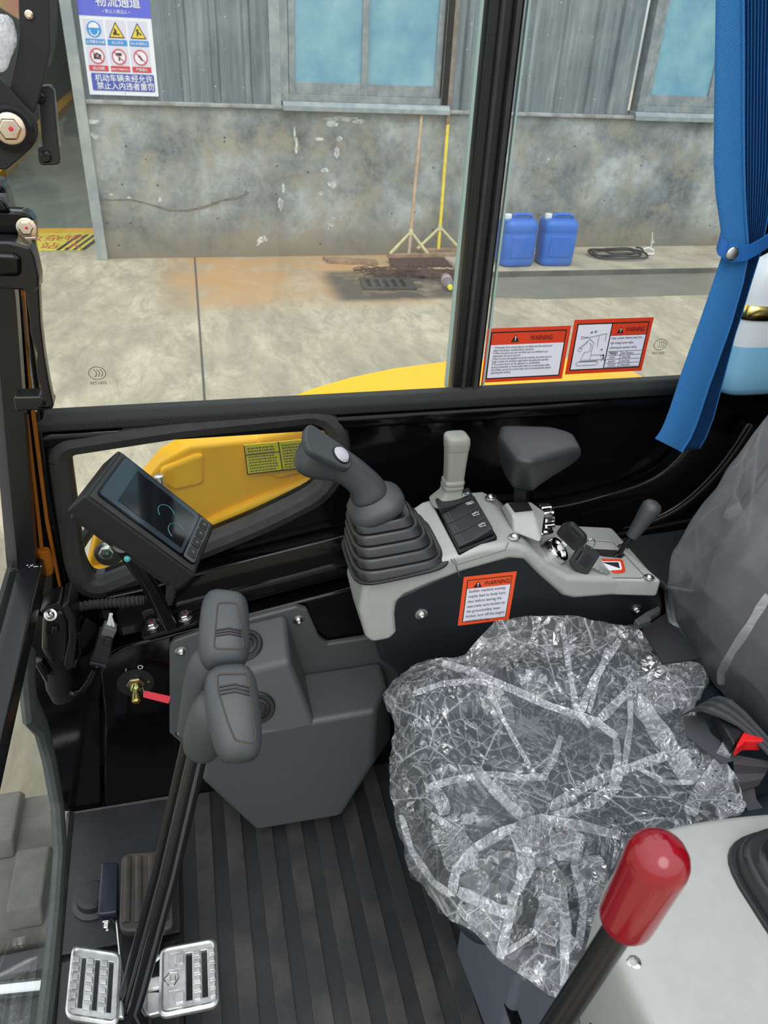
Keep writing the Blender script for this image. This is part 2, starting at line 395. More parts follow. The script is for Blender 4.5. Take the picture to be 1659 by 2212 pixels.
def wall_mat():
    mt, n, b = base_mat('rendered_concrete'); L = n.links
    t = n.nodes.new('ShaderNodeTexCoord'); sp = n.nodes.new('ShaderNodeSeparateXYZ'); L.new(t.outputs['Object'], sp.inputs[0])
    a = tex(n, scale=1.7, detail=9, rough=.68); a2 = tex(n, scale=9, detail=7, rough=.7, mscale=(1, 1, .7)); a3 = tex(n, scale=3.1, detail=9, rough=.75, dist=.4)
    c = ramp(n, a, [(.34, (.085, .095, .10)), (.50, (.245, .268, .272)), (.64, (.46, .49, .49))])
    c = mixc(n, c, (.33, .30, .225), ramp(n, a3, [(.47, 0), (.62, .75)]))
    c = mixc(n, c, (.10, .095, .085), ramp(n, a2, [(.54, 0), (.72, .6)]))
    mr = n.nodes.new('ShaderNodeMapRange'); mr.inputs[1].default_value = .0; mr.inputs[2].default_value = .42; mr.inputs[3].default_value = .95; mr.inputs[4].default_value = 0; L.new(sp.outputs[2], mr.inputs[0])
    mm = n.nodes.new('ShaderNodeMath'); mm.operation = 'MULTIPLY'; L.new(mr.outputs[0], mm.inputs[0]); L.new(ramp(n, a, [(.25, .5), (.6, 1)]), mm.inputs[1])
    c = mixc(n, c, (.20, .165, .115), mm.outputs[0])                     # mud splashed up from the yard
    v = n.nodes.new('ShaderNodeTexVoronoi'); v.inputs['Scale'].default_value = 9; L.new(t.outputs['Object'], v.inputs[0])
    c = mixc(n, c, (.06, .055, .05), ramp(n, v.outputs[0], [(.06, .9), (.10, 0)]))          # dark drips and pock marks
    w = tex(n, scale=2.6, detail=8, rough=.8, mscale=(1, 1, .8)); c = mixc(n, c, (.72, .73, .72), ramp(n, w, [(.63, 0), (.67, .9)]))
    L.new(c, b.inputs['Base Color']); b.inputs['Roughness'].default_value = .85; b.inputs['Specular IOR Level'].default_value = .2
    bumpn(n, b, a2, .6, .01); return mt
KW = wall_mat()
wl = MB(); wl.span((-.68, WY, 0), (9, WY+.22, 1.15)); wl.build('wall_back', KW, kind='structure', origin=(0, WY, 0), label='stained grey rendered lower wall of the building')
crack = mat('exposed_mortar', (.22, .18, .13), .9, bump=(60, 1, .01), var=((.14, .11, .08), 20, .4, .6))
pts = [(205, 428), (222, 430), (240, 432), (280, 430), (320, 440), (360, 452), (400, 455), (440, 448), (480, 432), (510, 428), (540, 415)]
MB().strip([P(x, y, Y=WY-.004) for x, y in pts], [(0, 0, .006+.022*random.random()*(k % 2)) for k, _ in enumerate(pts)], .002).build('trim_1', crack, kind='structure', label='broken mortar line across the rendered wall')
def blob(cx, cy, w, h, sd):
    r = random.Random(sd); return [P(cx+w*math.cos(a)*(.55+.6*r.random()), cy+h*math.sin(a)*(.55+.6*r.random()), Y=WY-.0005) for a in [2*math.pi*k/15 for k in range(15)]]
wm_ = MB()
for i, (a, b, w_, h_) in enumerate([(201, 263, 13, 6), (181, 268, 4, 4), (196, 290, 8, 5), (207, 296, 8, 6), (740, 257, 44, 6), (716, 266, 16, 9), (775, 262, 20, 5), (690, 300, 12, 5), (733, 300, 10, 6), (728, 330, 7, 14), (702, 368, 10, 5), (718, 398, 10, 10), (692, 418, 9, 5), (640, 318, 4, 22), (612, 405, 4, 12), (606, 440, 6, 16), (240, 420, 6, 3), (278, 428, 5, 5), (346, 432, 4, 6), (636, 290, 3, 18)]):
    wm_.prism(blob(a, b, w_, h_, i), (0, -.0006, 0))
wm_.build('trim_8', mat('flaked_white_paint', (.62, .63, .62), .8, var=((.32, .33, .32), 22, .42, .6)), kind='structure', label='flaked white paint marks on the rendered wall')
# ledge
MB().span((-.70, WY-.035, 1.14), (9, WY+.2, 1.168)).build('trim_2', mat('ledge_concrete', (.36, .36, .35), .8, var=((.22, .21, .2), 7, .4, .6)), bevel=.006, kind='structure', label='thin dusty ledge on top of the rendered wall')
def clad_mat():
    mt, n, b = base_mat('galvanised_sheet'); L = n.links
    a = tex(n, scale=5, detail=8, rough=.7, mscale=(3.5, 1, .22)); a2 = tex(n, scale=1.2, detail=5)
    c = ramp(n, a, [(.3, (.085, .108, .125)), (.5, (.155, .188, .205)), (.7, (.28, .32, .335))])
    c = mixc(n, c, (.36, .40, .41), ramp(n, a2, [(.48, 0), (.7, .6)]))
    c = mixc(n, c, (.62, .64, .62), ramp(n, tex(n, 'vor', scale=13), [(.05, .8), (.08, 0)]))
    L.new(c, b.inputs['Base Color']); b.inputs['Roughness'].default_value = .5; b.inputs['Metallic'].default_value = .25
    return mt
KC = clad_mat()
def cladding(x0, x1, z0, z1, ribs):
    pr = [(x0, 0)]
    for r in ribs:
        pr += [(r-.035, 0), (r-.02, -.028), (r+.02, -.028), (r+.035, 0)]
    pr += [(x1, 0)]
    return MB().prism([V((x, WY+.03+y, z0)) for x, y in pr] + [V((x1, WY+.07, z0)), V((x0, WY+.07, z0))], (0, 0, z1-z0))
cladding(-.70, .80, 1.168, 4.2, [.10, .33, .57]).build('wall_cladding_left', KC, kind='structure', ang=10, label='blue-grey ribbed metal cladding behind the safety sign')
cladding(2.22, 3.86, 1.168, 4.2, [2.34, 2.62, 2.90, 3.18, 3.46, 3.68]).build('wall_cladding_middle', KC, kind='structure', ang=10, label='ribbed metal cladding between the two blue windows')
MB().span((.80, WY+.02, 2.9), (8, WY+.2, 4.2)).build('wall_above_windows', KC, kind='structure', label='metal cladding above the windows')
KT = mat('galvanised_trim', (.24, .28, .30), .5, .3, var=((.36, .39, .39), 9, .4, .65))
MB().span((-.72, WY-.05, 0), (-.64, WY+.25, 4.2)).build('trim_3', mat('corner_flashing', (.27, .31, .32), .55, .3, var=((.38, .40, .37), 5, .4, .6)), bevel=.004, kind='structure', label='folded metal flashing at the end corner of the wall')
KWG = mat('weathered_blue_sheet', (.12, .30, .42), .5, var=((.24, .44, .50), 3.2, .35, .65), bump=(5, .3, .01))
KWF = mat('window_frame_grey', (.20, .23, .25), .45, .3, var=((.31, .34, .34), 12, .4, .65))
def window(name, xl, xm, xr, sill, lab):
    z0 = 1.20
    t = MB(); t.span((xl-.06, WY-.03, z0), (xl, WY+.10, 2.9)); t.span((xr, WY-.03, z0), (xr+.06, WY+.10, 2.9)); t.span((xl, WY-.02, z0+.0), (xr, WY+.10, z0+.05))
    w = t.build(name, KWF, bevel=.003, kind='structure', label=lab, origin=(xm, WY, z0))
    s = MB()
    for a, b, y in ((xl+.005, xm+.03, -.015), (xm-.03, xr-.005, .012)):
        s.span((a, WY+y, z0+.05), (a+.05, WY+y+.03, 2.9)); s.span((b-.05, WY+y, z0+.05), (b, WY+y+.03, 2.9)); s.span((a+.05, WY+y, z0+.05), (b-.05, WY+y+.03, z0+.135))
    s.build('window_sash', KWF, w, bevel=.003)
    for a, b, y in ((xl+.05, xm-.02, .005), (xm+.02, xr-.05, .03)):
        MB().span((a, WY+y-.001, z0+.13), (b, WY+y+.006, 2.9)).build('window_pane', KWG, w)
    k = MB(); k.prism([V((sill, WY+y, z)) for y, z in ((.1, z0), (-.04, z0), (-.07, z0-.03), (-.07, z0-.065), (-.06, z0-.065), (-.055, z0-.035), (.1, z0-.035))], (xr+.07-sill, 0, 0))
    k.build('window_sill', KT, w, bevel=.002)
window('window_1', .88, 1.48, 2.13, .83, 'weathered pale blue sliding window behind the two brooms')
window('window_2', 3.98, 4.62, 5.3, 3.90, 'weathered blue window beside the blue curtain')
MB().span((2.13, WY-.03, 1.19), (2.22, WY+.1, 4.2)).build('trim_4', mat('rusty_downpipe', (.24, .20, .16), .6, var=((.16, .11, .08), 9, .4, .6)), kind='structure', label='brownish metal trim beside the window')
MB().span((.74, WY-.03, 1.168), (.82, WY+.1, 4.2)).build('trim_5', KT, kind='structure', label='grey metal trim left of the window')
# kerb, gutter
KK = mat('kerb_concrete', (.46, .40, .30), .85, bump=(40, .6, .008), var=((.30, .26, .2), 3, .4, .65))
KD = mat('damp_gutter_concrete', (.16, .15, .12), .7, bump=(30, .5, .008), var=((.23, .21, .165), 2.2, .35, .7))
kb = MB(); kb.prism([V((2.22, 6.30, 0)), V((2.42, 6.08, 0)), V((9, 6.04, 0)), V((9, WY, 0)), V((2.12, WY, 0))], (0, 0, .052)); kb.build('kerb', KK, bevel=.012, kind='structure', label='raised concrete kerb that carries the blue jerrycans')
MB().prism([V((2.15, 6.13, 0)), V((9, 6.03, 0)), V((9, 5.42, 0)), V((2.6, 5.44, 0)), V((2.1, 5.6, 0))], (0, 0, .004)).build('gutter', KD, kind='structure', label='damp shallow gutter in front of the kerb')
MB().span((2.42, 6.05, .0), (9, 6.079, .045)).build('kerb_face', mat('shaded_kerb_face', (.09, .085, .075), .8, bump=(30, .6, .01), var=((.13, .12, .10), 4, .4, .6)), kind='structure', label='kerb face painted dark for its shade')  # shade on the kerb front is put into this darker colour
jx = .02
MB().prism([V((-.005, 2.0, 0)), V((.005, 2.0, 0)), V((jx+.045, WY, 0)), V((jx+.03, WY, 0))], (0, 0, .0015)).build('trim_6', mat('joint_filler', (.09, .08, .07), .9), kind='structure', label='thin dark joint in the yard slab')
# warehouse interior behind the doorway
KG = mat('green_painted_wall', (.030, .062, .055), .6, var=((.05, .085, .075), 3, .4, .7))
KY = mat('floor_line_yellow', (.78, .40, .012), .6, var=((.6, .34, .03), 6, .45, .7))
MB().prism([V((-2.20, 10.6, 0)), V((-2.62, 30, 0)), V((-2.9, 30, 0)), V((-2.4, 10.6, 0))], (0, 0, 4.2)).build('wall_left', KG, kind='structure', label='dark green wall inside the warehouse doorway')
MB().prism([V((-6, 10.62, 0)), V((-2.2, 10.62, 0)), V((-2.2, 10.8, 0)), V((-6, 10.8, 0))], (0, 0, 4.2)).build('wall_inside', KG, kind='structure')
MB().prism([V((-2.20, 10.0, 0)), V((-2.02, 10.0, 0)), V((-2.36, 30, 0)), V((-2.60, 30, 0))], (0, 0, .12)).build('baseboard_left', KY, kind='structure', label='yellow painted skirting along the green wall')
cl_ = MB(); cl_.span((-6, WY+.5, 4.2), (9, 9.5, 4.4)); cl_.span((-6, 12.5, 4.2), (9, 15.5, 4.4)); cl_.span((-6, 18.5, 4.2), (9, 30, 4.4)); cl_.build('ceiling', KG, kind='structure', label='unseen warehouse roof, gaps added to let daylight in')  # unseen roof added to block the sky; bays left open brighten the inside
MB().span((-6, 29.8, 0), (9, 30, 4.2)).build('wall_far', KG, kind='structure')
MB().span((.4, WY+.4, 0), (.6, 29.8, 4.2)).build('wall_right_inside', KG, kind='structure')
MB().prism([V((-6, 7.98, 0)), V((-.70, 7.98, 0)), V((-.70, 7.80, 0)), V((-6, 7.80, 0))], (0, 0, .003)).build('trim_7', KY, kind='structure', label='yellow line painted across the doorway floor')
# floor sign with red writing
fs = thing('floor_sign', 'worn yellow floor sticker with red characters in the doorway', 'floor sign', (-1.2, 7.3, 0))
KYS = mat('worn_yellow_sticker', (.72, .58, .06), .6, var=((.42, .34, .06), 12, .5, .7))
MB().prism([V((-1.75, 7.12, .003)), V((-.86, 7.12, .003)), V((-.72, 7.78, .003)), V((-1.75, 7.78, .003))], (0, 0, .003)).build('backing', KYS, fs)
KRT = mat('red_floor_paint', (.55, .07, .02), .6)
w = MB(); w.add(*words('禁堆放杂物', .25, frame((-1.72, 7.48, .0075), (1, 0, 0), (0, 1, 0)), xs=.66)); w.add(*words('禁 站 人', .25, frame((-1.42, 7.20, .0075), (1, 0, 0), (0, 1, 0)), xs=.62))
w.build('lettering', KRT, fs, fix=False)
sp_ = MB()
for k in range(4):
    x = -.98+.065*k; sp_.prism([V((x-.10, 7.125, .0062)), V((x-.07, 7.125, .0062)), V((x+.06, 7.7, .0062)), V((x+.03, 7.7, .0062))], (0, 0, .001))
sp_.build('stripes', K['blk'], fs)
# notice banner high on the inside wall
bn = thing('wall_banner', 'pinkish yellow board high behind the dark bracket', 'banner', (-1.5, 8.9, 1.3))
MB().prism(PP([(-40, -70), (60, -70), (52, 52), (-40, -8)], Y=9.0), (0, .02, 0)).build('board', mat('banner_print', (.42, .34, .10), .6, var=((.52, .16, .12), 1.6, .4, .6)), bn)
MB().prism(PP([(-42, -10), (54, 50), (54, 56), (-42, -4)], Y=8.995), (0, .03, 0)).build('frame', K['matte'], bn)

# ================================================================== OUTDOOR THINGS
# safety notice board
sg = thing('safety_sign', 'white and blue safety notice board on the metal wall', 'sign', (-.36, WY, 1.2))
SX0, SX1, SZ0, SZ1 = -.605, -.108, 1.2, 1.92; SY = WY-.004
def sq(x0, z0, x1, z1, d, m, nm):
    MB().span((x0, SY-d, z0), (x1, SY-d+.001, z1)).build(nm, m, sg)
MB().span((SX0, SY-.002, SZ0), (SX1, SY+.03, SZ1)).build('board', K['wht'], sg, bevel=.002)
sq(SX0, 1.70, SX1, SZ1, .004, K['signb'], 'header_panel')
def sM(x, z, d=.008): return frame((x, SY-d, z), (1, 0, 0), (0, 0, 1))
MB().add(*words('物流通道', .078, sM(-.482, 1.765), spacing=.98, bold=.0010)).build('title_lettering', K['wht'], sg, fix=False)
MB().add(*words('• 禁止入禁出人 •', .026, sM(-.44, 1.722), spacing=1.0)).build('subtitle_lettering', K['wht'], sg, fix=False)
cw = .135
for r in range(2):
    for c in range(3):
        x0 = -.582+c*.152; z1 = 1.679-r*.166
        sq(x0, z1-.157, x0+cw, z1, .004, K['signp'], 'pictogram_cell')
        sq(x0, z1-.157, x0+cw, z1-.121, .006, K['signc'] if r == 0 else K['signr'], 'caption_band')
        txt = [['必须戴安全帽', '当心叉车', '当心机械伤人'], ['禁止拍照', '卷帘门升降禁止站人', '严禁烟火']][r][c]
        sz = .021 if len(txt) < 8 else .014
        MB().add(*words(txt, sz, sM(x0+cw/2, z1-.147), align='CENTER', bold=.0003)).build('caption_lettering', K['wht'], sg, fix=False)
        cx = x0+cw/2; cz = z1-.061
        def disc(rad, d, m, nm, r0=0):
            lp = [circ(32, rad, rad)] + ([circ(32, r0, r0)] if r0 else [])
            return plate(lp, .001, sM(cx, cz, d)).build(nm, m, sg)
        if r == 0 and c == 0:
            disc(.050, .006, K['signc'], 'pictogram_disc')
            hp = [(math.cos(a)*.036, .012+math.sin(a)*.030) for a in [math.pi*k/14 for k in range(15)]] + [(-.042, .008), (.042, .008)]
            plate([hp], .001, sM(cx, cz, .008)).build('helmet_pictogram', K['wht'], sg)
            fp = [(.034*math.cos(a), -.004+.040*math.sin(a)) for a in [math.pi+math.pi*k/12 for k in range(13)]]
            fi = [(.027*math.cos(a), -.004+.033*math.sin(a)) for a in [math.pi+math.pi*k/12 for k in range(13)]]
            plate([fp+fi[::-1]], .001, sM(cx, cz, .008)).build('strap_pictogram', K['wht'], sg)
        elif r == 0:
            plate([[(-.056, -.048), (.056, -.048), (0, .052)]], .001, sM(cx, cz, .006)).build('triangle_border', K['blk'], sg)
            plate([[(-.046, -.042), (.046, -.042), (0, .040)]], .001, sM(cx, cz, .008)).build('triangle_field', K['signy'], sg)
            if c == 1: shp = [[(-.022, -.03), (.022, -.03), (.024, -.022), (.004, -.022), (.004, -.005), (-.006, .010), (-.014, .010), (-.014, -.012), (-.024, -.016)]]
            else: shp = [[(-.012, -.03), (0, -.03), (-.002, -.012), (.018, -.026), (.026, -.022), (.004, -.004), (.004, .010), (-.006, .014), (-.014, .006), (-.008, -.002)]]
            plate(shp, .001, sM(cx, cz, .0095)).build('figure_pictogram', K['blk'], sg)
        else:
            disc(.044, .006, K['wht'], 'pictogram_disc')
            if c == 0: shp = [[(-.026, -.020), (.026, -.020), (.026, .012), (.010, .012), (.006, .020), (-.008, .020), (-.012, .012), (-.026, .012)], circ(14, .009, .009)]
            elif c == 1: shp = [[(-.022, .024), (.020, .024), (.020, .006), (-.022, .006)], ]
            else: shp = [[(-.018, .004), (-.006, -.004), (.002, -.022), (.014, -.014), (.006, .002), (-.004, .014), (-.014, .018)]]
            plate(shp, .001, sM(cx, cz, .008)).build('figure_pictogram', K['blk'], sg)
            if c == 1: plate([[(-.004, .0), (.006, .0), (.004, -.026), (-.006, -.026)]], .001, sM(cx, cz, .008)).build('figure_pictogram', K['blk'], sg)
            disc(.050, .0095, K['signr'], 'prohibition_ring', .043)
            a = math.radians(-45); q = V((math.cos(a), math.sin(a))); w_ = V((-q.y, q.x))*.003
            plate([[tuple(q*-.046+w_), tuple(q*.046+w_), tuple(q*.046-w_), tuple(q*-.046-w_)]], .001, sM(cx, cz, .0105)).build('prohibition_bar', K['signr'], sg)
lp = roundpoly([(-.576, 1.230), (-.130, 1.230), (-.130, 1.343), (-.576, 1.343)], .01)
plate([lp], .001, frame((0, SY-.005, 0), (1, 0, 0), (0, 0, 1))).build('footer_panel', K['signb2'], sg)
MB().add(*words('机动车辆未经允许', .0515, sM(-.552, 1.294), spacing=1.0, bold=.0007)).build('footer_lettering', K['wht'], sg, fix=False)
MB().add(*words('禁止入内违者重罚', .0515, sM(-.545, 1.243), spacing=1.0, bold=.0007)).build('footer_lettering', K['wht'], sg, fix=False)
MB().lathe([(.004, 0), (.004, .004)], (-.35, SY-.004, 1.214), (0, -1, 0), 10).build('nail', K['steel'], sg)
# push brooms
def broom(name, lab, top, bot, mh, hw, head_d, mb, head=True):
    t = thing(name, lab, 'broom', (bot.x, bot.y, .06), 'push brooms against the wall')
    ax = (top-bot).normalized(); mid = bot + ax*.17
    MB().tube([bot+ax*.0, top], .0145, 12).build('handle', mh, t)
    for s in (-1, 1): MB().tube([bot+V((s*hw*.27, 0, .0)), mid+ax*(.01)], [.015, .011], 8).build('brace', mb, t)
    MB().tube([mid-ax*.02, mid+ax*.03], .019, 10).build('binding', mb, t)
    hb = MB(); hb.box(bot+V((head_d, 0, -.015)), (hw, .06, .035)); hb.build('head', K['wood'], t, bevel=.004)
    br = MB()
    for k in range(420 if head else 90):
        x = bot.x+head_d+random.uniform(-.48, .48)*hw; y = bot.y+random.uniform(-.02, .02)
        a = V((x, y, bot.z-.03)); br.tube([a, a+V((random.uniform(-.02, .02), random.uniform(-.10, -.03), -.02)), V((x+random.uniform(-.03, .03), y-random.uniform(.05, .20), .012))], [.009, .009, .006], 5)
    br.build('bristles', K['brist'], t)
broom('push_broom', 'brown wooden handled push broom with dark bristles, left of the pair', P(911, 244, Y=WY-.03), V((P(883, 552, Y=6.58).x, 6.58, .075)), K['woodp'], .62, .12, K['crm'])
broom('push_broom', 'yellow handled push broom leaning on the wall, right of the pair', P(968, 262, Y=WY-.03), V((P(948, 545, Y=6.68).x, 6.70, .085)), K['yelst'], .72, .17, K['crm'], False)
MB().tube([P(967, 268, Y=WY-.035), P(969, 236, Y=WY-.03)], .0165, 10).build('broom_handle_tip', K['wood'], [q for q in COL.objects if q.name.startswith('push_broom')][-1])
# plank, twigs
MB().prism([V((1.13, 6.72, 0)), V((1.16, 6.58, 0)), V((1.58, 6.50, 0)), V((1.57, 6.60, 0))], (0, 0, .03)).build('wooden_plank', K['wood'], bevel=.004, label='short split wooden plank lying left of the brooms', cat='plank')
tw = MB()
for k in range(170):
    x = random.uniform(1.3, 1.75) if k % 3 == 0 else random.uniform(1.75, 2.2); y = 6.4-random.uniform(0, .25)-(x-1.3)*.2
    a = random.uniform(-.6, .3); l = random.uniform(.08, .22)
    tw.tube([(x, y, .01+random.random()*.02), (x+l*math.cos(a)*.5, y+l*math.sin(a)*.5, .03), (x+l*math.cos(a), y+l*math.sin(a), .008)], .004, 4)
tw.build('broom_debris', K['brist'], kind='stuff', label='loose brown twigs and fibres on the ground below the brooms', cat='debris')
# drain grate
dg_ = thing('drain_grate', 'small rusty drain grate set in the wet ground', 'drain', (1.52, 5.93, 0))
KRU = mat('rusty_iron', (.06, .05, .045), .8, bump=(80, .6, .003))
o_ = [(-.21, -.16), (.21, -.16), (.21, .16), (-.21, .16)]
sl = [[(-.17+.068*k, -.11), (-.135+.068*k, -.11), (-.135+.068*k, .11), (-.17+.068*k, .11)] for k in range(5)]
plate([o_]+sl, .012, frame((1.52, 5.93, .007), (1, -.10, 0), (0, 1, 0))).build('grate', KRU, dg_)
MB().box((1.52, 5.93, .001), (.36, .26, .004)).build('pit', K['blk'], dg_)
# bottle
pb = thing('plastic_bottle', 'clear crushed drink bottle with yellow cap lying by the drain', 'bottle', (2.0, 5.9, 0))
a0 = P(962, 600, Z=.045); a1 = P(979, 634, Z=.035); ax = (a1-a0)
KB = mat('clear_bottle_plastic', (.5, .52, .52), .15); KB.node_tree.nodes['Principled BSDF'].inputs['Transmission Weight'].default_value = .75
MB().lathe([(.001, -.02), (.035, -.015), (.042, .01), (.040, .06), (.043, .12), (.040, .17), (.020, .215), (.015, .235)], a0, ax, 16).build('bottle_body', KB, pb)
MB().lathe([(.0405, .06), (.0435, .062), (.0438, .11), (.0405, .112)], a0, ax, 16).build('bottle_label', mat('faded_label', (.5, .3, .38), .6), pb)
MB().lathe([(.001, .232), (.019, .232), (.020, .236), (.020, .256), (.018, .260), (.001, .261)], a0, ax, 16).build('bottle_cap', mat('yellow_cap', (.85, .75, .02), .4), pb)
# jerrycans
def jug(cx, cy, lab, rz):
    t = thing('jerrycan', lab, 'jerrycan', (cx, cy, .052), 'blue jerrycans on the kerb'); M = Matrix.Rotation(rz, 3, 'Z'); o = V((cx, cy, .052))
    def ring(hw, hd, z, pw=.45, off=0): return [o + M @ V((x+off, y, z)) for x, y in circ(28, hw, hd, pw)]
    MB().loft([ring(.13, .10, 0), ring(.145, .115, .015), ring(.150, .12, .05), ring(.146, .117, .062), ring(.150, .12, .075), ring(.150, .12, .26), ring(.146, .117, .27), ring(.150, .12, .28), ring(.150, .12, .335), ring(.140, .108, .365), ring(.10, .075, .378)]).build('canister_body', K['jug'], t, ang=50)
    ex = M @ V((1, 0, 0)); ez = V((0, 0, 1)); c = o+ez*.372
    MB().tube([c-ex*.055+ez*-.01, c-ex*.05+ez*.022, c-ex*.03+ez*.034, c+ex*.07+ez*.034, c+ex*.115+ez*.022, c+ex*.125+ez*-.02], .014, 10, sx=1.3).build('handle', K['jug'], t)
    MB().box(o+M @ V((0, -.118, .165)), (.19, .012, .17), M).build('front_panel', K['jug'], t, bevel=.005)
    MB().lathe([(.028, -.02), (.028, .006), (.031, .007), (.031, .034), (.027, .038), (.0, .039)], c-ex*.10+ez*.0, (0, 0, 1), 20).build('screw_cap', K['cap'], t)
j1 = P(1117, 560, Z=.052); j2 = P(1201, 560, Z=.052)
jug(P(1117, 500, Y=6.28).x, 6.28, 'blue plastic jerrycan with white cap, half hidden by the black pillar', math.radians(4))
jug(P(1204, 500, Y=6.28).x, 6.28, 'blue plastic jerrycan with white cap, nearer the coiled hose', math.radians(-3))
# coiled hose
hs = thing('coiled_hose', 'black hose coiled loosely on the kerb with white tie', 'hose', (P(1330, 550, Z=.06).x, 6.4, .052))
pth = []
cx, cy = P(1320, 552, Z=.06).x, P(1320, 552, Z=.06).y
for k in range(150):
    a = 2*math.pi*k/36; r = 1-.12*(k/36)+.06*math.sin(a*1.7); ox = .07*math.sin(k*.05)+ (.12*(k/150))
    pth.append(V((cx+ox+.30*r*math.cos(a), cy+.20*r*math.sin(a), .066+.010*(k/36)+.006*math.sin(a*3))))
MB().tube(pth, .0085, 8).build('hose', K['hose'], hs)
tie = P(1405, 540, Z=.10)
MB().tube([tie+V((-.09, 0, .0)), tie+V((-.03, 0, .02)), tie+V((.03, 0, .0)), tie+V((.02, -.03, -.03)), tie+V((-.05, -.02, -.03))], .008, 8).build('white_tie', K['cap'], hs)
MB().tube([tie, tie+V((.01, .02, .08)), tie+V((.0, .03, .15))], .004, 6).build('tie_end', K['cap'], hs)
# ================================================================== CAB SHELL
GY = 1.06                                       # plane of the side glass
# side wall under the big window, with the low rounded window in it
def xz(pts, Y): return [(P(a, b, Y=Y).x, P(a, b, Y=Y).z) for a, b in pts]
MXZ = lambda y: frame((0, y, 0), (1, 0, 0), (0, 0, 1))
low = roundpoly(xz([(146, 975), (400, 936), (700, 905), (722, 975), (690, 1052), (560, 1118), (200, 1262), (178, 1215)], 1.045), [.012, .001, .03, .03, .03, .05, .03, .02])
outl = [(-.262, .45), (-.262, 1.222), (1.5, 1.222), (1.5, .45)]
plate([outl, low], .03, MXZ(1.062)).build('wall_right', K['gloss'], kind='structure', label='glossy black steel side wall of the cab', origin=(0, 1.06, .45))
def off(poly, d):
    n = len(poly); c = sum((V(p) for p in poly), V((0, 0)))/n; out = []
    for i in range(n):
        a = V(poly[i-1]); b = V(poly[(i+1) % n]); t = (b-a).normalized(); nn = V((t.y, -t.x))
        p = V(poly[i]);
        if (p-c).dot(nn) < 0: nn = -nn
        out.append(tuple(p+nn*d))
    return out
ws = thing('window_seal', 'black textured rubber seal around the low front side window', 'window seal', (0, 1.045, .93))
MB().tube([V((x, 1.040, z)) for x, z in off(low, .012)] + [V((off(low, .012)[0][0], 1.040, off(low, .012)[0][1]))], (.013, .017), 8, caps=False, up=(0, -1, 0)).build('outer_bead', K['rub'], ws)
MB().tube([V((x, 1.052, z)) for x, z in off(low, .001)] + [V((off(low, .001)[0][0], 1.052, off(low, .001)[0][1]))], (.010, .006), 6, caps=False, up=(0, -1, 0)).build('inner_lip', K['rub'], ws)
plate([off(low, .004)], .004, MXZ(1.074)).build('window_3', K['glass'], kind='structure', label='low side window pane')
# sill of the big window with its textured rubber trim
herr = mat('woven_rubber_trim', (.022, .023, .022), .6); n_ = herr.node_tree
wv = n_.nodes.new('ShaderNodeTexWave'); wv.inputs['Scale'].default_value = 170; wv.bands_direction = 'DIAGONAL'; tcc = n_.nodes.new('ShaderNodeTexCoord'); n_.links.new(tcc.outputs['Object'], wv.inputs[0])
bumpn(n_, n_.nodes['Principled BSDF'], wv.outputs[1], .8, .0012)
MB().prism([V((-.222, y, z)) for y, z in ((1.030, 1.212), (1.028, 1.226), (1.036, 1.238), (1.050, 1.240), (1.052, 1.212), (1.045, 1.208))], (1.7, 0, 0)).build('window_trim', herr, bevel=.003, label='black woven rubber trim along the big window sill', cat='window trim')
s = MB(); s.prism([V((-.24, y, z)) for y, z in ((1.032, 1.186), (1.030, 1.204), (1.036, 1.210), (1.05, 1.210), (1.05, 1.186))], (1.72, 0, 0)); s.build('window_sill', K['gloss'], bevel=.005, label='glossy black sill rail below the big side window', cat='sill')
# big side glass in two panes and the black pillar between
gm = MB(); gm.span((-.2, GY, 1.21), (.41, GY+.004, 2.35)); gm.build('window_4', K['glass'], kind='structure', label='front sliding pane of the big side window')
gm = MB(); gm.span((.405, GY-.012, 1.21), (.845, GY-.008, 2.35)); gm.build('window_5', K['glass'], kind='structure', label='rear pane of the big side window')
MB().span((.372, GY-.001, 1.235), (.3755, GY+.006, 2.35)).build('glass_edge', K['glasse'], label='greenish polished edge of the front side pane', cat='glass edge')
MB().span((.428, GY-.014, 1.235), (.431, GY-.007, 2.35)).build('glass_edge', K['glasse'], label='greenish polished edge of the rear side pane beside the warning label', cat='glass edge')
pl = thing('window_pillar', 'upright black pillar between the two side windows', 'pillar', (.40, 1.06, 1.23))
MB().span((.380, 1.045, 1.225), (.424, 1.075, 2.4)).build('post', K['satin'], pl, bevel=.004)
MB().span((.392, 1.038, 1.225), (.396, 1.046, 2.4)).build('channel_lip', K['rub'], pl)
MB().span((.410, 1.036, 1.225), (.416, 1.046, 2.4)).build('channel_lip', K['rub'], pl)
# etched glass marks
KE = K['blk']
def etch(px, py, lab):
    c = P(px, py, Y=GY-.014 if px > 1000 else GY-.001); yy = c.y-.0005
    t = thing('glass_mark', lab, 'glass mark', c)
    M = frame((c.x, yy, c.z), (1, 0, 0), (0, 0, 1)); a = circ(32, .0115, .0095); b = circ(32, .0108, .0088)
    plate([a, b], .0003, M).build('oval', KE, t)
    arc = MB()
    for dx in (-.0035, .0005, .0045):
        pts = [V((c.x+dx+.0045*math.cos(q)-.002, yy, c.z+.0055*math.sin(q))) for q in [math.radians(-70+14*i) for i in range(11)]]
        arc.tube(pts, .0004, 4)
    arc.build('arcs', KE, t)
    Mm = Matrix.Translation((c.x+.0105, yy, c.z-.0165)) @ frame((0, 0, 0), (-1, 0, 0), (0, 0, 1))
    MB().add(*words('E001739', .0062, Mm)).build('lettering', KE, t, fix=False)
MB().span((.845, 1.044, 1.20), (1.10, 1.075, 2.4)).build('wall_corner', K['gloss'], bevel=.004, kind='structure', label='black rear corner panel behind the curtain')
etch(210, 806, 'small etched oval mark on the front side pane')
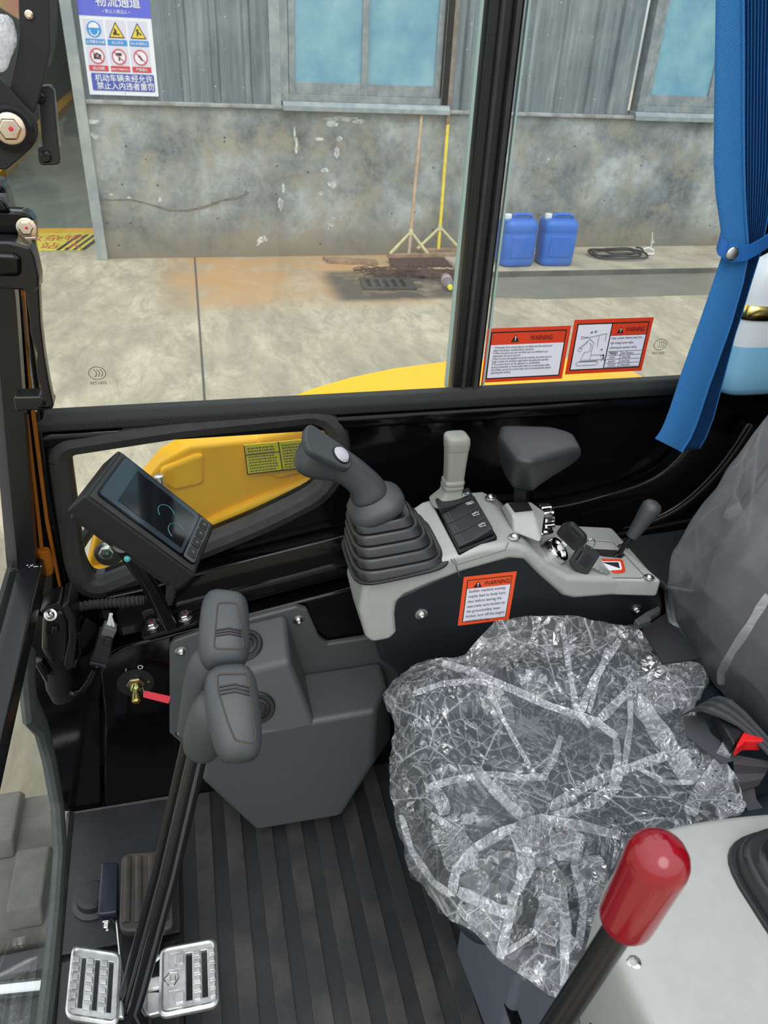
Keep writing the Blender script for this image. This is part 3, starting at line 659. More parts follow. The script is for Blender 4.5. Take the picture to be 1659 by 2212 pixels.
etch(1426, 744, 'small etched oval mark on the pane beside the warning labels')
# A pillar and front window frame
ap = thing('front_pillar', 'glossy black front corner pillar with orange strip', 'pillar', (-.24, 1.04, .5))
MB().prism(PP([(-60, 380), (8, 400), (58, 640), (92, 885), (112, 1060), (150, 1290), (160, 1500), (20, 1500), (5, 900), (-60, 640)], Y=1.03), (0, .05, 0)).build('column', K['gloss'], ap, bevel=.006)
MB().prism(PP([(42, 600), (50, 600), (74, 880), (104, 1120), (136, 1290), (131, 1290), (98, 1130), (68, 900)], Y=1.024), (0, .006, 0)).build('orange_strip', K['orange'], ap)
MB().prism(PP([(44, 640), (48, 640), (80, 890), (76, 890)], Y=1.021), (0, .004, 0)).build('bright_edge', K['steel'], ap)
MB().prism(PP([(56, 900), (60, 900), (98, 1225), (90, 1225)], Y=1.0), (0, .006, 0)).build('orange_strip', K['orange'], ap)
fr = thing('front_window_frame', 'black tubular frame of the front window at the left edge', 'window frame', (-.25, 1.0, 1.0))
c0 = P(73, 1232, Y=.985)
dirn = V((0, -1, 0))
MB().box(c0+V((-.002, -.36, 0)), (.034, .74, .03)).build('bottom_rail', K['satin'], fr, bevel=.003)
MB().box(c0+V((-.026, -.36, .004)), (.006, .74, .036)).build('rubber_channel', K['rub'], fr)
up = [P(62, 1225, Y=.985), P(42, 1000, Y=.985), P(14, 640, Y=.985), P(-15, 420, Y=.985)]
MB().tube(up, (.017, .017), 4, up=(1, 1, 0)).build('side_rail', K['satin'], fr)
up2 = [P(30, 1225, Y=.99), P(12, 1000, Y=.99), P(-12, 640, Y=.99)]
MB().tube(up2, (.011, .011), 4, up=(1, 1, 0)).build('side_channel', K['rail'], fr)
ft = MB(); bz = P(92, 1190, Y=1.0); ft.tube([bz, bz+V((.002, 0, -.02)), P(100, 1235, Y=1.0)], .010, 10); ft.build('hinge_tab', K['orange'], fr)
WM = K['wht']
sc = MB()
for k in range(9):
    a = P(58+k*3.6, 1224+random.uniform(-3, 3), Y=.972); sc.tube([a, a+V((.002, 0, random.uniform(-.002, .003)))], .0006, 4)
sc.build('paint_scuff', WM, fr)
MB().prism([V((-.262, .95, 1.0)), V((-.262, .20, 1.0)), V((-.36, .20, 1.9)), V((-.36, .95, 1.9))], (-.004, 0, 0)).build('window_6', K['glass'], kind='structure', label='front windscreen pane')
# lower front pane and its rubber edge
lw = thing('lower_windscreen', 'clear lower front window with thick rubber edge', 'windscreen', (-.27, .7, .45))
edge = [(60, 1405, .026), (58, 1470, .03), (64, 1530, .034), (88, 1570, .02), (106, 1640, .018), (124, 1740, .017), (130, 1840, .016), (122, 1960, .015), (108, 2100, .014), (92, 2230, .013), (80, 2330, .013)]
pts = [P(a, b, X=-.27) for a, b, c in edge]
MB().tube(pts, [(c*.92, .010) for a, b, c in edge], 10, up=(0, 1, 0)).build('rubber_edge', mat('dusty_green_rubber', (.055, .065, .06), .6, var=((.085, .095, .09), 40, .35, .7)), lw)
MB().prism([p+V((-.004, 0, 0)) for p in pts] + [V((-.274, .10, .30)), V((-.274, .10, 1.0)), V((-.274, .86, 1.0))], (-.004, 0, 0)).build('pane', K['glass'], lw)
# wheel-arch ledges of the side wall, dropping away and curving up towards the rear
def ledge(px, prof, nm, lab, Y):
    path = [P(a, b, Y=Y) for a, b in px]
    # resample with catmull
    pp = []
    for i in range(len(path)-1):
        p0 = path[max(i-1, 0)]; p1 = path[i]; p2 = path[i+1]; p3 = path[min(i+2, len(path)-1)]
        for k in range(5):
            t = k/5; pp.append(.5*((2*p1)+(p2-p0)*t+(2*p0-5*p1+4*p2-p3)*t*t+(3*p1-p0-3*p2+p3)*t**3))
    pp.append(path[-1]); rings = []
    for i, p in enumerate(pp):
        t = (pp[min(i+1, len(pp)-1)]-pp[max(i-1, 0)]).normalized(); b = V((0, -1, 0)); a = b.cross(t).normalized()
        if a.z < 0 and a.x > -.9: a = -a
        rings.append([p + a*u + b*w for u, w in prof])
    MB().loft(rings).build(nm, K['gloss'], bevel=.004, label=lab, cat='ledge')
ledge([(230, 1268), (330, 1245), (455, 1208), (760, 1132), (960, 1098), (1180, 1078), (1300, 1050), (1390, 1018), (1445, 975), (1500, 900)], [(0, 0), (0, .028), (-.03, .034), (-.08, .034), (-.08, 0)], 'upper_wall_ledge', 'upper glossy black ledge sweeping along the side wall', 1.045)
ledge([(300, 1298), (420, 1268), (600, 1226), (760, 1187), (960, 1165), (1200, 1152), (1330, 1126), (1440, 1082), (1530, 1000), (1600, 900)], [(0, 0), (0, .022), (-.010, .028), (-.030, .028), (-.030, 0)], 'lower_wall_ledge', 'lower glossy black ledge behind the seat console', 1.035)
# box along the foot of the side wall
bx = MB(); prof = [(-.240, .452), (-.205, .70), (-.198, .79), (-.185, .825), (-.16, .838), (-.142, .842), (.215, .908), (1.2, 1.02), (1.2, .452)]
bx.prism([V((x, .999, z)) for x, z in prof], (0, .046, 0)); bx.build('side_box', K['gloss'], bevel=.006, label='glossy black sheet metal box along the foot of the side wall', cat='panel')
MB().prism(PP([(66, 1330), (180, 1330), (210, 1350), (232, 1410), (214, 1500), (216, 1752), (120, 1752), (112, 1640), (96, 1560), (72, 1500)], Y=1.004), (0, .040, 0)).build('corner_panel', K['gloss'], label='dark recessed panel in the front corner of the cab', cat='panel')
# rear wall
MB().span((1.10, -.1, .45), (1.13, 1.05, 2.3)).build('wall_rear', K['satin'], kind='structure', label='dark rear wall of the cab')
# ---- floor
MB().span((-.30, -.3, .40), (1.3, 1.05, .45)).build('floor', K['matte'], kind='structure', label='cab floor plate')
fm = thing('floor_mat', 'dusty black ribbed rubber floor mat', 'floor mat', (.1, .6, .45))
mm_ = MB(); mm_.prism([V((-.10, 1.0, .45)), V((.95, 1.0, .45)), V((.95, -.25, .45)), V((-.13, -.25, .45)), V((-.10, .60, .45))], (0, 0, .004)); mm_.build('mat_base', K['mat'], fm)
rb = MB(); x = -.0765
for k in range(8):
    w = .029; rb.span((x, -.25, .4535), (x+w, .998, .4575)); x += .0535
rb.build('raised_ribs', K['matr'], fm, bevel=.001)
fl = thing('footwell_mat', 'raised black rubber mat panel under the pedals', 'floor mat', (-.2, .8, .45))
MB().prism([V((-.292, 1.0, .452)), V((-.105, 1.0, .452)), V((-.105, .735, .452)), V((-.286, .735, .452))], (0, 0, .008)).build('mat_panel', K['mat'], fl, bevel=.002)
MB().prism([V((-.286, .725, .452)), V((-.105, .725, .452)), V((-.105, .40, .452)), V((-.28, .40, .452))], (0, 0, .006)).build('mat_panel', K['mat'], fl, bevel=.002)
for a, b in ((V((-.296, .998, .456)), V((-.07, .998, .458))), (V((-.297, .998, .462)), V((-.283, .40, .462))), (V((-.108, .72, .458)), V((-.108, .50, .458)))):
    MB().tube([a, b], (.006, .006), 4, up=(0, 0, 1)).build('raised_rim', K['rub'], fl)
MB().lathe([(.034, 0), (.034, .004), (.026, .008), (.025, .020), (.020, .026), (.0, .027)], P(203, 1948, Z=.46), (0, 0, 1), 28).build('rubber_dome', K['mat'], fl)

# ================================================================== EXTERIOR BODY seen through the windows
hd = thing('yellow_hood', 'glossy yellow rounded body cover outside the side windows', 'body cover', (.4, 1.45, .6))
KYB = K['yellow']
def slab(px, Y, d, nm, m=KYB, bev=.012, par=hd): return MB().prism(PP(px, Y=Y), (0, d, 0)).build(nm, m, par, bevel=bev, seg=3)
# body behind the low window: sloping cheek, step and lower lip
slab([(180, 1255), (205, 1150), (262, 1100), (345, 1000), (410, 965), (760, 925), (800, 1010), (660, 1052), (470, 1130), (300, 1225)], 1.16, .06, 'cheek', bev=.008)
slab([(175, 1300), (178, 1238), (300, 1212), (470, 1118), (660, 1036), (800, 1000), (810, 1090), (480, 1250)], 1.145, .05, 'lower_lip', bev=.012)
slab([(345, 1015), (420, 985), (440, 982), (440, 1048), (380, 1062), (345, 1046)], 1.150, .03, 'raised_panel', bev=.008)
slab([(560, 945), (700, 915), (760, 1000), (600, 1040), (540, 1000)], 1.152, .02, 'raised_rib', bev=.01)
# crown seen above the sill
cr = MB(); cp = [(520, 905), (610, 866), (680, 838), (760, 815), (850, 796), (980, 779), (1100, 775), (1250, 776), (1345, 790), (1385, 812), (1420, 850)]
base = [P(a, b, Y=1.62) for a, b in cp]
rings = []
for y, dz in ((1.24, -.16), (1.26, -.10), (1.32, -.05), (1.42, -.018), (1.54, -.003), (1.62, 0)):
    rings.append([V((p.x, y, p.z+dz)) for p in base] + [V((base[-1].x, y, .8)), V((base[0].x, y, .8))])
cr.loft(rings); cr.build('crown', KYB, hd, ang=60)
# yellow data label on the hood
lb = thing('data_label', 'yellow data label with small print on the yellow body', 'label', P(590, 990, Y=1.14))
KLY = mat('label_yellow', (.82, .68, .01), .4)
def lrect(u0, v0, u1, v1, Y):
    A, B, Cc, D = [P(a, b, Y=Y) for a, b in ((526, 962), (700, 945), (712, 1005), (534, 1026))]
    f = lambda u, v: A*(1-u)*(1-v)+B*u*(1-v)+Cc*u*v+D*(1-u)*v
    return [f(u0, v0), f(u1, v0), f(u1, v1), f(u0, v1)]
MB().prism(lrect(0, 0, 1, 1, 1.141), (0, .002, 0)).build('backing', KLY, lb)
for q in ((.0, .02, .012, 1), (.0, .97, 1, 1), (.42, 0, .432, 1), (0, .33, .42, .35), (.72, 0, .73, 1)): MB().prism(lrect(*q, 1.140), (0, .001, 0)).build('rule', K['blk'], lb)
lt = MB()
for j in range(9):
    for i0, i1 in ((.04, .38), (.46, .70), (.76, .96)):
        u = i0
        while u < i1-.02:
            w = random.uniform(.012, .035); lt.prism(lrect(u, .12+j*.095, min(u+w, i1), .15+j*.095, 1.1395), (0, .0008, 0)); u += w+.01
lt.build('small_print', K['txt'], lb)
# bolt, pin and hose by the hood
def hexbolt(c, ax, r, h, m, parent, nm='bolt', washer=True, mark=None):
    ax = V(ax).normalized(); c = V(c)
    if washer: MB().lathe([(r*1.45, 0), (r*1.45, h*.18), (r*1.3, h*.26), (0, h*.26)], c, ax, 24).build(nm+'_washer', m, parent)
    o = MB().lathe([(r*1.02, h*.2), (r*1.08, h*.3), (r*1.08, h*.8), (r*.92, h), (0, h)], c, ax, 6).build(nm, m, parent, bevel=r*.05)
    if mark: MB().lathe([(r*.22, h), (r*.24, h*1.03), (r*.1, h*1.06), (0, h*1.06)], c+V((r*.15, 0, r*.05)), ax, 7).build('paint_mark', mark, o)
    return o
def screw(c, ax, r, m, parent, nm='screw'):
    ax = V(ax).normalized(); c = V(c)
    MB().lathe([(r*1.5, 0), (r*1.5, r*.12), (r*1.0, r*.2), (r*.98, r*.5), (r*.8, r*.75), (r*.45, r*.9), (r*.42, r*.5), (0, r*.5)], c, ax, 20).build(nm, m, parent)
bk = thing('body_bolt', 'zinc hex bolt in a black boss outside the low window', 'bolt', P(232, 1190, Y=1.11))
MB().lathe([(.022, 0), (.024, .006), (.022, .012), (0, .012)], P(236, 1190, Y=1.125), (0, -1, 0), 20).build('boss', K['matte'], bk)
hexbolt(P(230, 1190, Y=1.113), (0, -1, .1), .011, .010, K['steel'], bk, mark=K['paint_green'])
pn = thing('metal_pin', 'dark metallic upright pin behind the monitor', 'pin', P(350, 1050, Y=1.13))
MB().lathe([(.0085, 0), (.0085, .045), (.007, .05), (.0, .051)], P(350, 1085, Y=1.13), (0, 0, 1), 16).build('pin_body', K['steel'], pn)
MB().tube([P(165, 1190, Y=1.2), P(180, 1165, Y=1.2), P(205, 1130, Y=1.2)], .010, 10).build('steel_tube', K['matte'], label='dark tube crossing the low window corner', cat='tube')
# rubber crawler track in front, seen through the lower windscreen
tk = thing('crawler_track', 'dusty rubber crawler track below the windscreen', 'track', (-.5, 1.0, 0))
tb = MB(); tb.prism([V((-1.3, y, z)) for y, z in ((.86, .05), (.86, .30), (.88, .33), (1.16, .33), (1.18, .30), (1.18, .05))], (1.3, 0, 0)); tb.build('belt', K['track'], tk, bevel=.01)
for k in range(9):
    x = -1.25+k*.14
    MB().prism([V((x, y, z)) for y, z in ((.87, .33), (.89, .365), (1.01, .365), (1.03, .33))], (.06, 0, 0)).build('lug', K['track'], tk, bevel=.006)
    MB().prism([V((x+.07, y, z)) for y, z in ((1.02, .33), (1.04, .365), (1.15, .365), (1.17, .33))], (.06, 0, 0)).build('lug', K['track'], tk, bevel=.006)
fb = thing('boom_foot', 'grey steel frame with hoses ahead of the windscreen', 'machine frame', (-.5, .7, .1))
MB().prism([V((-.9, .80, .10)), V((-.2, .80, .10)), V((-.2, .84, .10)), V((-.9, .84, .10))], (0, 0, .22)).build('side_plate', K['rail'], fb, bevel=.004)
MB().span((-1.0, .2, .12), (-.30, .80, .26)).build('frame_block', mat('dark_grey_steel', (.06, .065, .07), .6), fb, bevel=.02)  # block in plain dark grey steel
MB().tube([V((-.9, .82, .34)), V((-.30, .74, .37))], .012, 14).build('cylinder_rod', K['chrome'], fb)
for dz, dy in ((0, 0), (.035, -.05), (.02, -.10)):
    MB().tube([V((-.75, .76+dy, .30+dz)), V((-.55, .73+dy, .34+dz)), V((-.42, .66+dy, .33+dz)), V((-.34, .55+dy, .28+dz))], .017, 12).build('hydraulic_hose', K['hose'], fb)
# ================================================================== CAB THINGS
def PL(px, py, p0, n):
    d = ray(px, py); p0 = V(p0); n = V(n); return EYE + d*((p0-EYE).dot(n)/d.dot(n))
# ---- right console
cn = thing('seat_console', 'light grey control console beside the right of the seat', 'console', (.42, .87, .75))
near = [(786, 1262), (835, 1252), (900, 1232), (975, 1204), (1045, 1184), (1118, 1176), (1150, 1190), (1190, 1222), (1232, 1247), (1424, 1252), (1421, 1282), (1240, 1296), (1216, 1290), (1165, 1245), (1132, 1212), (1098, 1210), (1000, 1238), (930, 1264), (876, 1288), (858, 1304), (855, 1330), (858, 1368), (846, 1384), (802, 1392), (790, 1378), (776, 1320)]
NP = [P(a, b, Y=.80) for a, b in near]
def fary(x): return .895+.055*min(1, max(0, (x-.19)/.12))
MB().prism(NP, [V((0, fary(p.x)-.80, 0)) for p in NP]).build('console_shell', K['shell'], cn, bevel=.009, seg=4, ang=40)
KP_ = PP([(812, 1380), (858, 1290), (1000, 1225), (1125, 1195), (1225, 1285), (1430, 1276), (1440, 1420), (1100, 1560), (930, 1520), (868, 1465), (822, 1428)], Y=.806)
MB().prism(KP_, (0, .12, 0)).build('side_panel', K['panel'], cn, bevel=.006, seg=3)
screw(P(910, 1326, Y=.806), (0, -1, 0), .0062, K['steel'], cn); screw(P(1374, 1316, Y=.806), (0, -1, 0), .0062, K['steel'], cn)
TN = V((-.185, 0, 1)).normalized(); T0 = V((.30, .80, 1.092))
def top(a, b, h=0): return PL(a, b, T0+TN*h, TN)
for a, b in ((1060, 1075), (1112, 1160)): screw(top(a, b, .002), TN, .0058, K['steel'], cn)
seam = mat('panel_gap', (.10, .10, .095), .7)
MB().tube([top(x, y, .0012) for x, y in ((903, 1112), (925, 1140), (972, 1205), (985, 1222))] + [P(993, 1246, Y=.7995)], .0008, 6).build('seam', seam, cn)
MB().tube([top(x, y, .0012) for x, y in ((925, 1108), (988, 1220), (1092, 1188), (1098, 1172))], .0006, 6).build('seam', seam, cn)
# switch bank
sw = thing('switch_bank', 'black bank of four rocker switches on the console', 'switches', top(1005, 1130))
SQ = [top(a, b, .004) for a, b in ((990, 1200), (1075, 1165), (1015, 1062), (935, 1095))]
def SW(u, v, h=0): return SQ[0]*(1-u)*(1-v)+SQ[1]*u*(1-v)+SQ[2]*u*v+SQ[3]*(1-u)*v + TN*h
def swb(u0, v0, u1, v1, h0, h1, t0=0, t1=0):
    q = [(u0, v0), (u1, v0), (u1, v1), (u0, v1)]; tl = [t0, t1, t1, t0]
    return MB().add([SW(a, b, h0) for a, b in q]+[SW(a, b, h1+t) for (a, b), t in zip(q, tl)], [(0, 1, 2, 3), (7, 6, 5, 4), (0, 4, 5, 1), (1, 5, 6, 2), (2, 6, 7, 3), (3, 7, 4, 0)])
swb(0, 0, 1, 1, -.006, .006).build('bezel', K['gloss'], sw, bevel=.003)
KSW = mat('rocker_black', (.014, .016, .017), .4)
icons = []
for k in range(4):
    v0 = .06+k*.225; v1 = v0+.215; up_ = k == 3
    rk = MB(); N = 8; rings = []
    for i in range(N+1):
        u = .06+.88*i/N; h = .004+.0095*(u**1.2 if not up_ else (1-.4*u)) + .002*math.sin(math.pi*(u-.06)/.88)*-1
        rings.append([SW(u, v0, 0), SW(u, v1, 0), SW(u, v1, h+.004), SW(u, v0, h+.004)])
    rk.loft(rings); r_ = rk.build('rocker_switch', KSW, sw, bevel=.0008, ang=50)
    dots = MB()
    for j in range(7):
        for uu in (.14, .22):
            c = SW(uu, v0+.02+j*.028, .0085); dots.box(c, (.0012, .0012, .0006))
    dots.build('grip_dots', mat('dot_grey', (.12, .12, .12), .5) if 'dot_grey' not in bpy.data.materials else bpy.data.materials['dot_grey'], r_)
    c = SW(.74, (v0+v1)/2, .0165 if not up_ else .013); uu = (SW(.8, .5)-SW(.6, .5)).normalized(); vv = TN.cross(uu)
    M = frame(c, uu, vv); s_ = .0042; ic = MB()
    def ln(pts, r=.0003): ic.tube([M @ V((x*s_, y*s_, .0006)) for x, y in pts], r, 4)
    if k == 3: ln([(-1, -.7), (1, -.7), (1, .7), (-1, .7), (-1, -.7)]); ln([(-.4, 0), (.4, 0)]); ln([(0, -.4), (0, .4)]); [ln([(1.5+.3*q, -.7), (1.5+.3*q, .7)]) for q in range(3)]
    elif k == 2: [ln([(-1.2, q*.6), (-.4, q*.6+.2), (.3, q*.6-.2), (1, q*.6)]) for q in (-1, 0, 1)]; ln([(1.4, -.9), (1.4, .9)])
    else: ln([(-1, -.6), (1, -.9), (1, .9), (-1, .6), (-1, -.6)]); ln([(-1, 0), (.8, .5)]); ln([(1, .2), (1.6, .6)])
    ic.build('symbol', K['wht'], r_)
# joystick with boot
js = thing('joystick', 'black joystick with grey thumb button and ribbed rubber boot', 'joystick', (.27, .87, 1.08))
bc = top(852, 1190); tcn_ = P(815, 1095, Y=.875)
rings = []
steps = 5
for k in range(steps):
    t0 = k/steps; c = bc.lerp(tcn_, t0*1.0); c2 = bc.lerp(tcn_, (k+.72)/steps)
    w = .0655-.0285*t0; w2 = w-.0015
    for cc, ww in ((c, w), (c2, w2), (c2+V((0, 0, .003)), w2-.003), (c2+V((0, 0, .002)), w2-.009)):
        rings.append([cc + V((x, y, .10*x)) for x, y in circ(32, ww, ww*.93, .42)])
MB().loft(rings).build('boot', K['boot'], js, bevel=.0012, ang=40)
rg = [bc+V((x, y, .14*x-.001)) for x, y in circ(32, .069, .065, .42)]; rg2 = [p+TN*.004 for p in rg]
MB().loft([rg, rg2]).build('boot_flange', K['boot'], js, bevel=.001)
JY = .87
def sect(c, t, ra, rb, n=20, pw=.8):
    t = V(t).normalized(); a = V((0, 1, 0)); b = a.cross(t).normalized()
    return [c + b*x + a*y for x, y in circ(n, ra, rb, pw)]
jp = [((800, 1075), .026, .026), ((796, 1062), .027, .027), ((788, 1046), .0225, .0225), ((770, 1028), .0205, .021), ((745, 1010), .0212, .021), ((722, 1000), .0235, .022), ((700, 992), .0275, .025), ((680, 984), .0300, .027), ((662, 976), .0285, .027), ((650, 970), .0215, .021)]
pth = [P(a, b, Y=JY) for (a, b), _, _ in jp]; rings = []
for i, (p, (_, ra, rb)) in enumerate(zip(pth, jp)):
    t = pth[min(i+1, len(pth)-1)]-pth[max(i-1, 0)]
    rings.append(sect(p, t, ra, rb))
MB().loft(rings).build('grip', K['grip'], js, sub=1)
ca = (V((-.42, 0, 1))).normalized(); cc_ = P(812, 1092, Y=JY); cb_ = V((0, 1, 0)); cu__ = cb_.cross(ca)
rings = []
for h, r_s in ((-.014, .024), (-.013, .031), (-.008, .039), (.0, .0415), (.008, .040), (.015, .034), (.021, .027), (.026, .022)):
    rings.append([cc_+ca*h+cu__*x+cb_*y for x, y in circ(24, r_s, r_s*.95, .75)])
MB().loft(rings).build('grip_collar', K['grip'], js, sub=1)
hn = (V((.55, -.35, .76))).normalized(); hc = P(700, 975, Y=.845)
hu = (pth[-1]-pth[-4]).normalized(); hu = (hu-hn*hu.dot(hn)).normalized(); M = frame(hc+hn*.004, hu, hn.cross(hu))
pp = roundpoly([(-.036, -.014), (.030, -.024), (.034, .0), (.028, .022), (-.036, .018)], .016)
plate([pp], .010, M, .002).build('top_plate', mat('thumb_plate', (.03, .034, .036), .4), js)
bt = M @ V((-.020, .001, .005)); MB().lathe([(.0115, -.002), (.0115, .0015), (.010, .0025), (.0095, .004), (.006, .0052), (0, .0055)], bt, hn, 24).build('thumb_button', mat('button_silver', (.42, .42, .47), .35), js)
MB().lathe([(.0135, -.002), (.0135, .0012), (.012, .0018), (.012, -.001)], bt, hn, 24).build('button_ring', K['matte'], js)
# armrest pad
ar = thing('wrist_rest', 'dark grey moulded wrist rest on a black post', 'armrest', P(1130, 1120, Z=1.11))
def R_(pts, z): return [P(a, b, Z=z) for a, b in pts]
ro = lambda pts, z: [V((x, y, z)) for x, y in roundpoly([(p.x, p.y) for p in R_(pts, z)], .010, 4)]
rings = [ro([(1098, 1040), (1112, 1060), (1148, 1068), (1164, 1044), (1150, 1022), (1128, 1014), (1104, 1016)], 1.132),
         ro([(1088, 1026), (1108, 1054), (1150, 1062), (1180, 1036), (1168, 1008), (1130, 992), (1094, 994)], 1.144),
         ro([(1076, 990), (1108, 1036), (1148, 1044), (1222, 1014), (1205, 975), (1150, 958), (1082, 955)], 1.166),
         ro([(1074, 962), (1110, 1016), (1146, 1024), (1257, 992), (1240, 952), (1190, 936), (1078, 932)], 1.190),
         ro([(1074, 950), (1114, 1006), (1146, 1012), (1260, 978), (1240, 940), (1192, 925), (1080, 922)], 1.205),
         ro([(1080, 940), (1118, 996), (1146, 1001), (1254, 966), (1234, 932), (1190, 920), (1086, 917)], 1.216),
         ro([(1096, 940), (1126, 984), (1146, 986), (1232, 960), (1216, 936), (1186, 928), (1098, 926)], 1.221)]
MB().loft(rings).build('pad', K['pad'], ar, sub=1)
MB().tube([P(1128, 1125, Y=.89), P(1130, 1040, Y=.905)], (.014, .011), 4, up=(1, 0, 0)).build('post', K['satin'], ar)
MB().tube([P(1148, 1112, Y=.89), P(1146, 1060, Y=.90)], (.004, .012), 4, up=(1, 0, 0)).build('post_flange', K['gloss'], ar)
# riser housing
b4 = [top(a, b, -.012) for a, b in ((1080, 1096), (1108, 1152), (1170, 1176), (1180, 1106))]
t4 = [P(a, b, Z=1.126) for a, b in ((1090, 1086), (1106, 1112), (1156, 1107), (1146, 1082))]
MB().loft([b4, [p.lerp(q, .75) for p, q in zip(b4, t4)], t4]).build('riser', K['shell'], cn, bevel=.006, seg=3)
MB().prism([P(a, b, Z=1.1262) for a, b in ((1098, 1088), (1112, 1107), (1150, 1103), (1140, 1085))], (0, 0, .0008)).build('post_opening', K['blk'], cn)
kb_ = thing('adjuster_knob', 'black and chrome fluted knob beside the wrist rest post', 'knob', P(1172, 1120, Y=.875))
kc = P(1164, 1122, Y=.885); ka = V((1, -.05, .05))
MB().lathe([(.010, -.012), (.010, 0), (.021, .001), (.022, .004), (.022, .014), (.019, .018), (0, .018)], kc, ka, 28).build('knob_core', K['satin'], kb_)
fl_ = MB(); ax = ka.normalized(); a = ax.cross(V((0, 0, 1))).normalized(); b = ax.cross(a)
for k in range(12):
    q = 2*math.pi*k/12; c = kc+a*math.cos(q)*.0205+b*math.sin(q)*.0205; fl_.tube([c+ax*.001, c+ax*.016], .0042, 8)
fl_.build('chrome_flutes', K['chrome'], kb_)
# rear lower deck
DZ = 1.026
dk = [P(a, b, Z=DZ) for a, b in ((1180, 1150), (1328, 1166), (1430, 1256), (1236, 1250))]
MB().prism([p+V((0, 0, -.03)) for p in dk], (0, 0, .032)).build('rear_deck', K['shell'], cn, bevel=.005)
MB().prism([P(a, b, Z=DZ+.002) for a, b in ((1255, 1198), (1342, 1206), (1350, 1200), (1338, 1190), (1262, 1186))], (0, 0, .0012)).build('lever_slot', K['blk'], cn)
for a, b in ((1402, 1248), (1346, 1182)): screw(P(a, b, Z=DZ+.003), (0, 0, 1), .0055, K['steel'], cn)
MB().tube([P(a, b, Z=DZ+.0025) for a, b in ((1230, 1238), (1250, 1246), (1385, 1249), (1392, 1244), (1325, 1172), (1200, 1160))], .0006, 6).build('seam', seam, cn)
MB().prism([P(a, b, Y=.80) for a, b in ((1320, 1170), (1330, 1300), (1440, 1290), (1500, 1160))][::-1] if False else [P(a, b, Z=1.0) for a, b in ((1310, 1178), (1490, 1152), (1500, 1290), (1436, 1280))], (0, 0, .012)).build('rear_tray', K['plast'], cn, bevel=.004)
# ignition barrel and keys
ig = thing('ignition_switch', 'chrome ignition barrel on the console slope', 'ignition', P(1195, 1190, Z=1.05))
igc = P(1198, 1192, Y=.845); iga = V((.50, -.32, .62)).normalized()
MB().lathe([(.019, -.03), (.019, -.004), (.0205, -.003), (.0205, .007), (.019, .010), (.014, .010), (.013, .006), (0, .006)], igc, iga, 28).build('barrel', K['chrome'], ig)
def key(name, lab, c, u, v, blade, lab2=None, hs=.030):
    t = thing(name, lab, 'key', c, 'ignition keys'); M = frame(c, u, v); h = hs/2
    head = roundpoly([(-h*1.05, -h*.9), (h*1.05, -h*.9), (h*1.15, h*.4), (h*.8, h), (-h*.8, h), (-h*1.15, h*.4)], .005)
    hole = roundpoly([(-h*.55, h*.55), (h*.55, h*.55), (h*.5, h*.78), (-h*.5, h*.78)], .001)
    plate([head, hole], .008, M, .0015).build('key_head', K['plast'], t)
    plate([roundpoly([(-h*.5, -h*.5), (h*.5, -h*.5), (h*.5, h*.3), (-h*.5, h*.3)], .003)], .0095, M, .0005).build('key_emboss', K['matte'], t)
    tp = [(-.0045, -h*.85)] + [q for k in range(5) for q in ((-.0045+.001*(k % 2), -h*.85-.004-.004*k), (-.0030-.0008*(k % 2), -h*.85-.006-.004*k))] + [(-.002, -h-blade), (.0015, -h-blade-.002), (.0045, -h-blade+.002), (.0045, -h*.85)]
    plate([tp], .0022, M).build('key_blade', K['steel'], t)
    return t
k1 = P(1236, 1157, Y=.825); bdir = (k1-(igc+iga*.004)); v = bdir.normalized(); u = v.cross((EYE-k1).normalized()).normalized()
key('ignition_key', 'black headed key inserted in the ignition barrel', k1, u, v, max(.004, bdir.length-.022), hs=.034)
k2 = P(1262, 1208, Y=.82); tip = P(1322, 1244, Z=DZ+.004); v2 = (k2-tip).normalized(); u2 = v2.cross((EYE-k2).normalized()).normalized()
key('ignition_key', 'black headed spare key hanging from the ring with blade exposed', k2, u2, v2, .028, hs=.034)
kr = []; cc = k1.lerp(k2, .5)+V((.016, -.002, .004))
for k in range(25):
    q = 2*math.pi*k/24; kr.append(cc + V((.004*math.cos(q), -.002*math.sin(q), .012*math.sin(q)))+V((.004, 0, 0))*math.cos(q))
MB().tube(kr, .0007, 6, caps=False).build('key_ring', K['steel'], label='thin metal ring joining the two keys', cat='key ring')
# decal
dc = thing('throttle_decal', 'red and white decal with a black wedge by the lever slot', 'label', P(1320, 1225, Z=DZ+.003))
DQ = [P(a, b, Z=DZ+.0028) for a, b in ((1297, 1241), (1352, 1237), (1345, 1208), (1286, 1207))]
def DQf(u, v, h): return DQ[0]*(1-u)*(1-v)+DQ[1]*u*(1-v)+DQ[2]*u*v+DQ[3]*(1-u)*v+V((0, 0, h))
for nm, pts, h, m_ in (('border', roundpoly([(0, 0), (1, 0), (1, 1), (0, 1)], .2), 0, K['redlab']), ('field', roundpoly([(.12, .2), (.88, .2), (.88, .8), (.12, .8)], .1), .0005, K['wht']), ('wedge', [(.2, .72), (.8, .72), (.8, .28)], .001, K['blk'])):
    MB().prism([DQf(a, b, h) for a, b in pts], (0, 0, .0006)).build(nm, m_, dc)
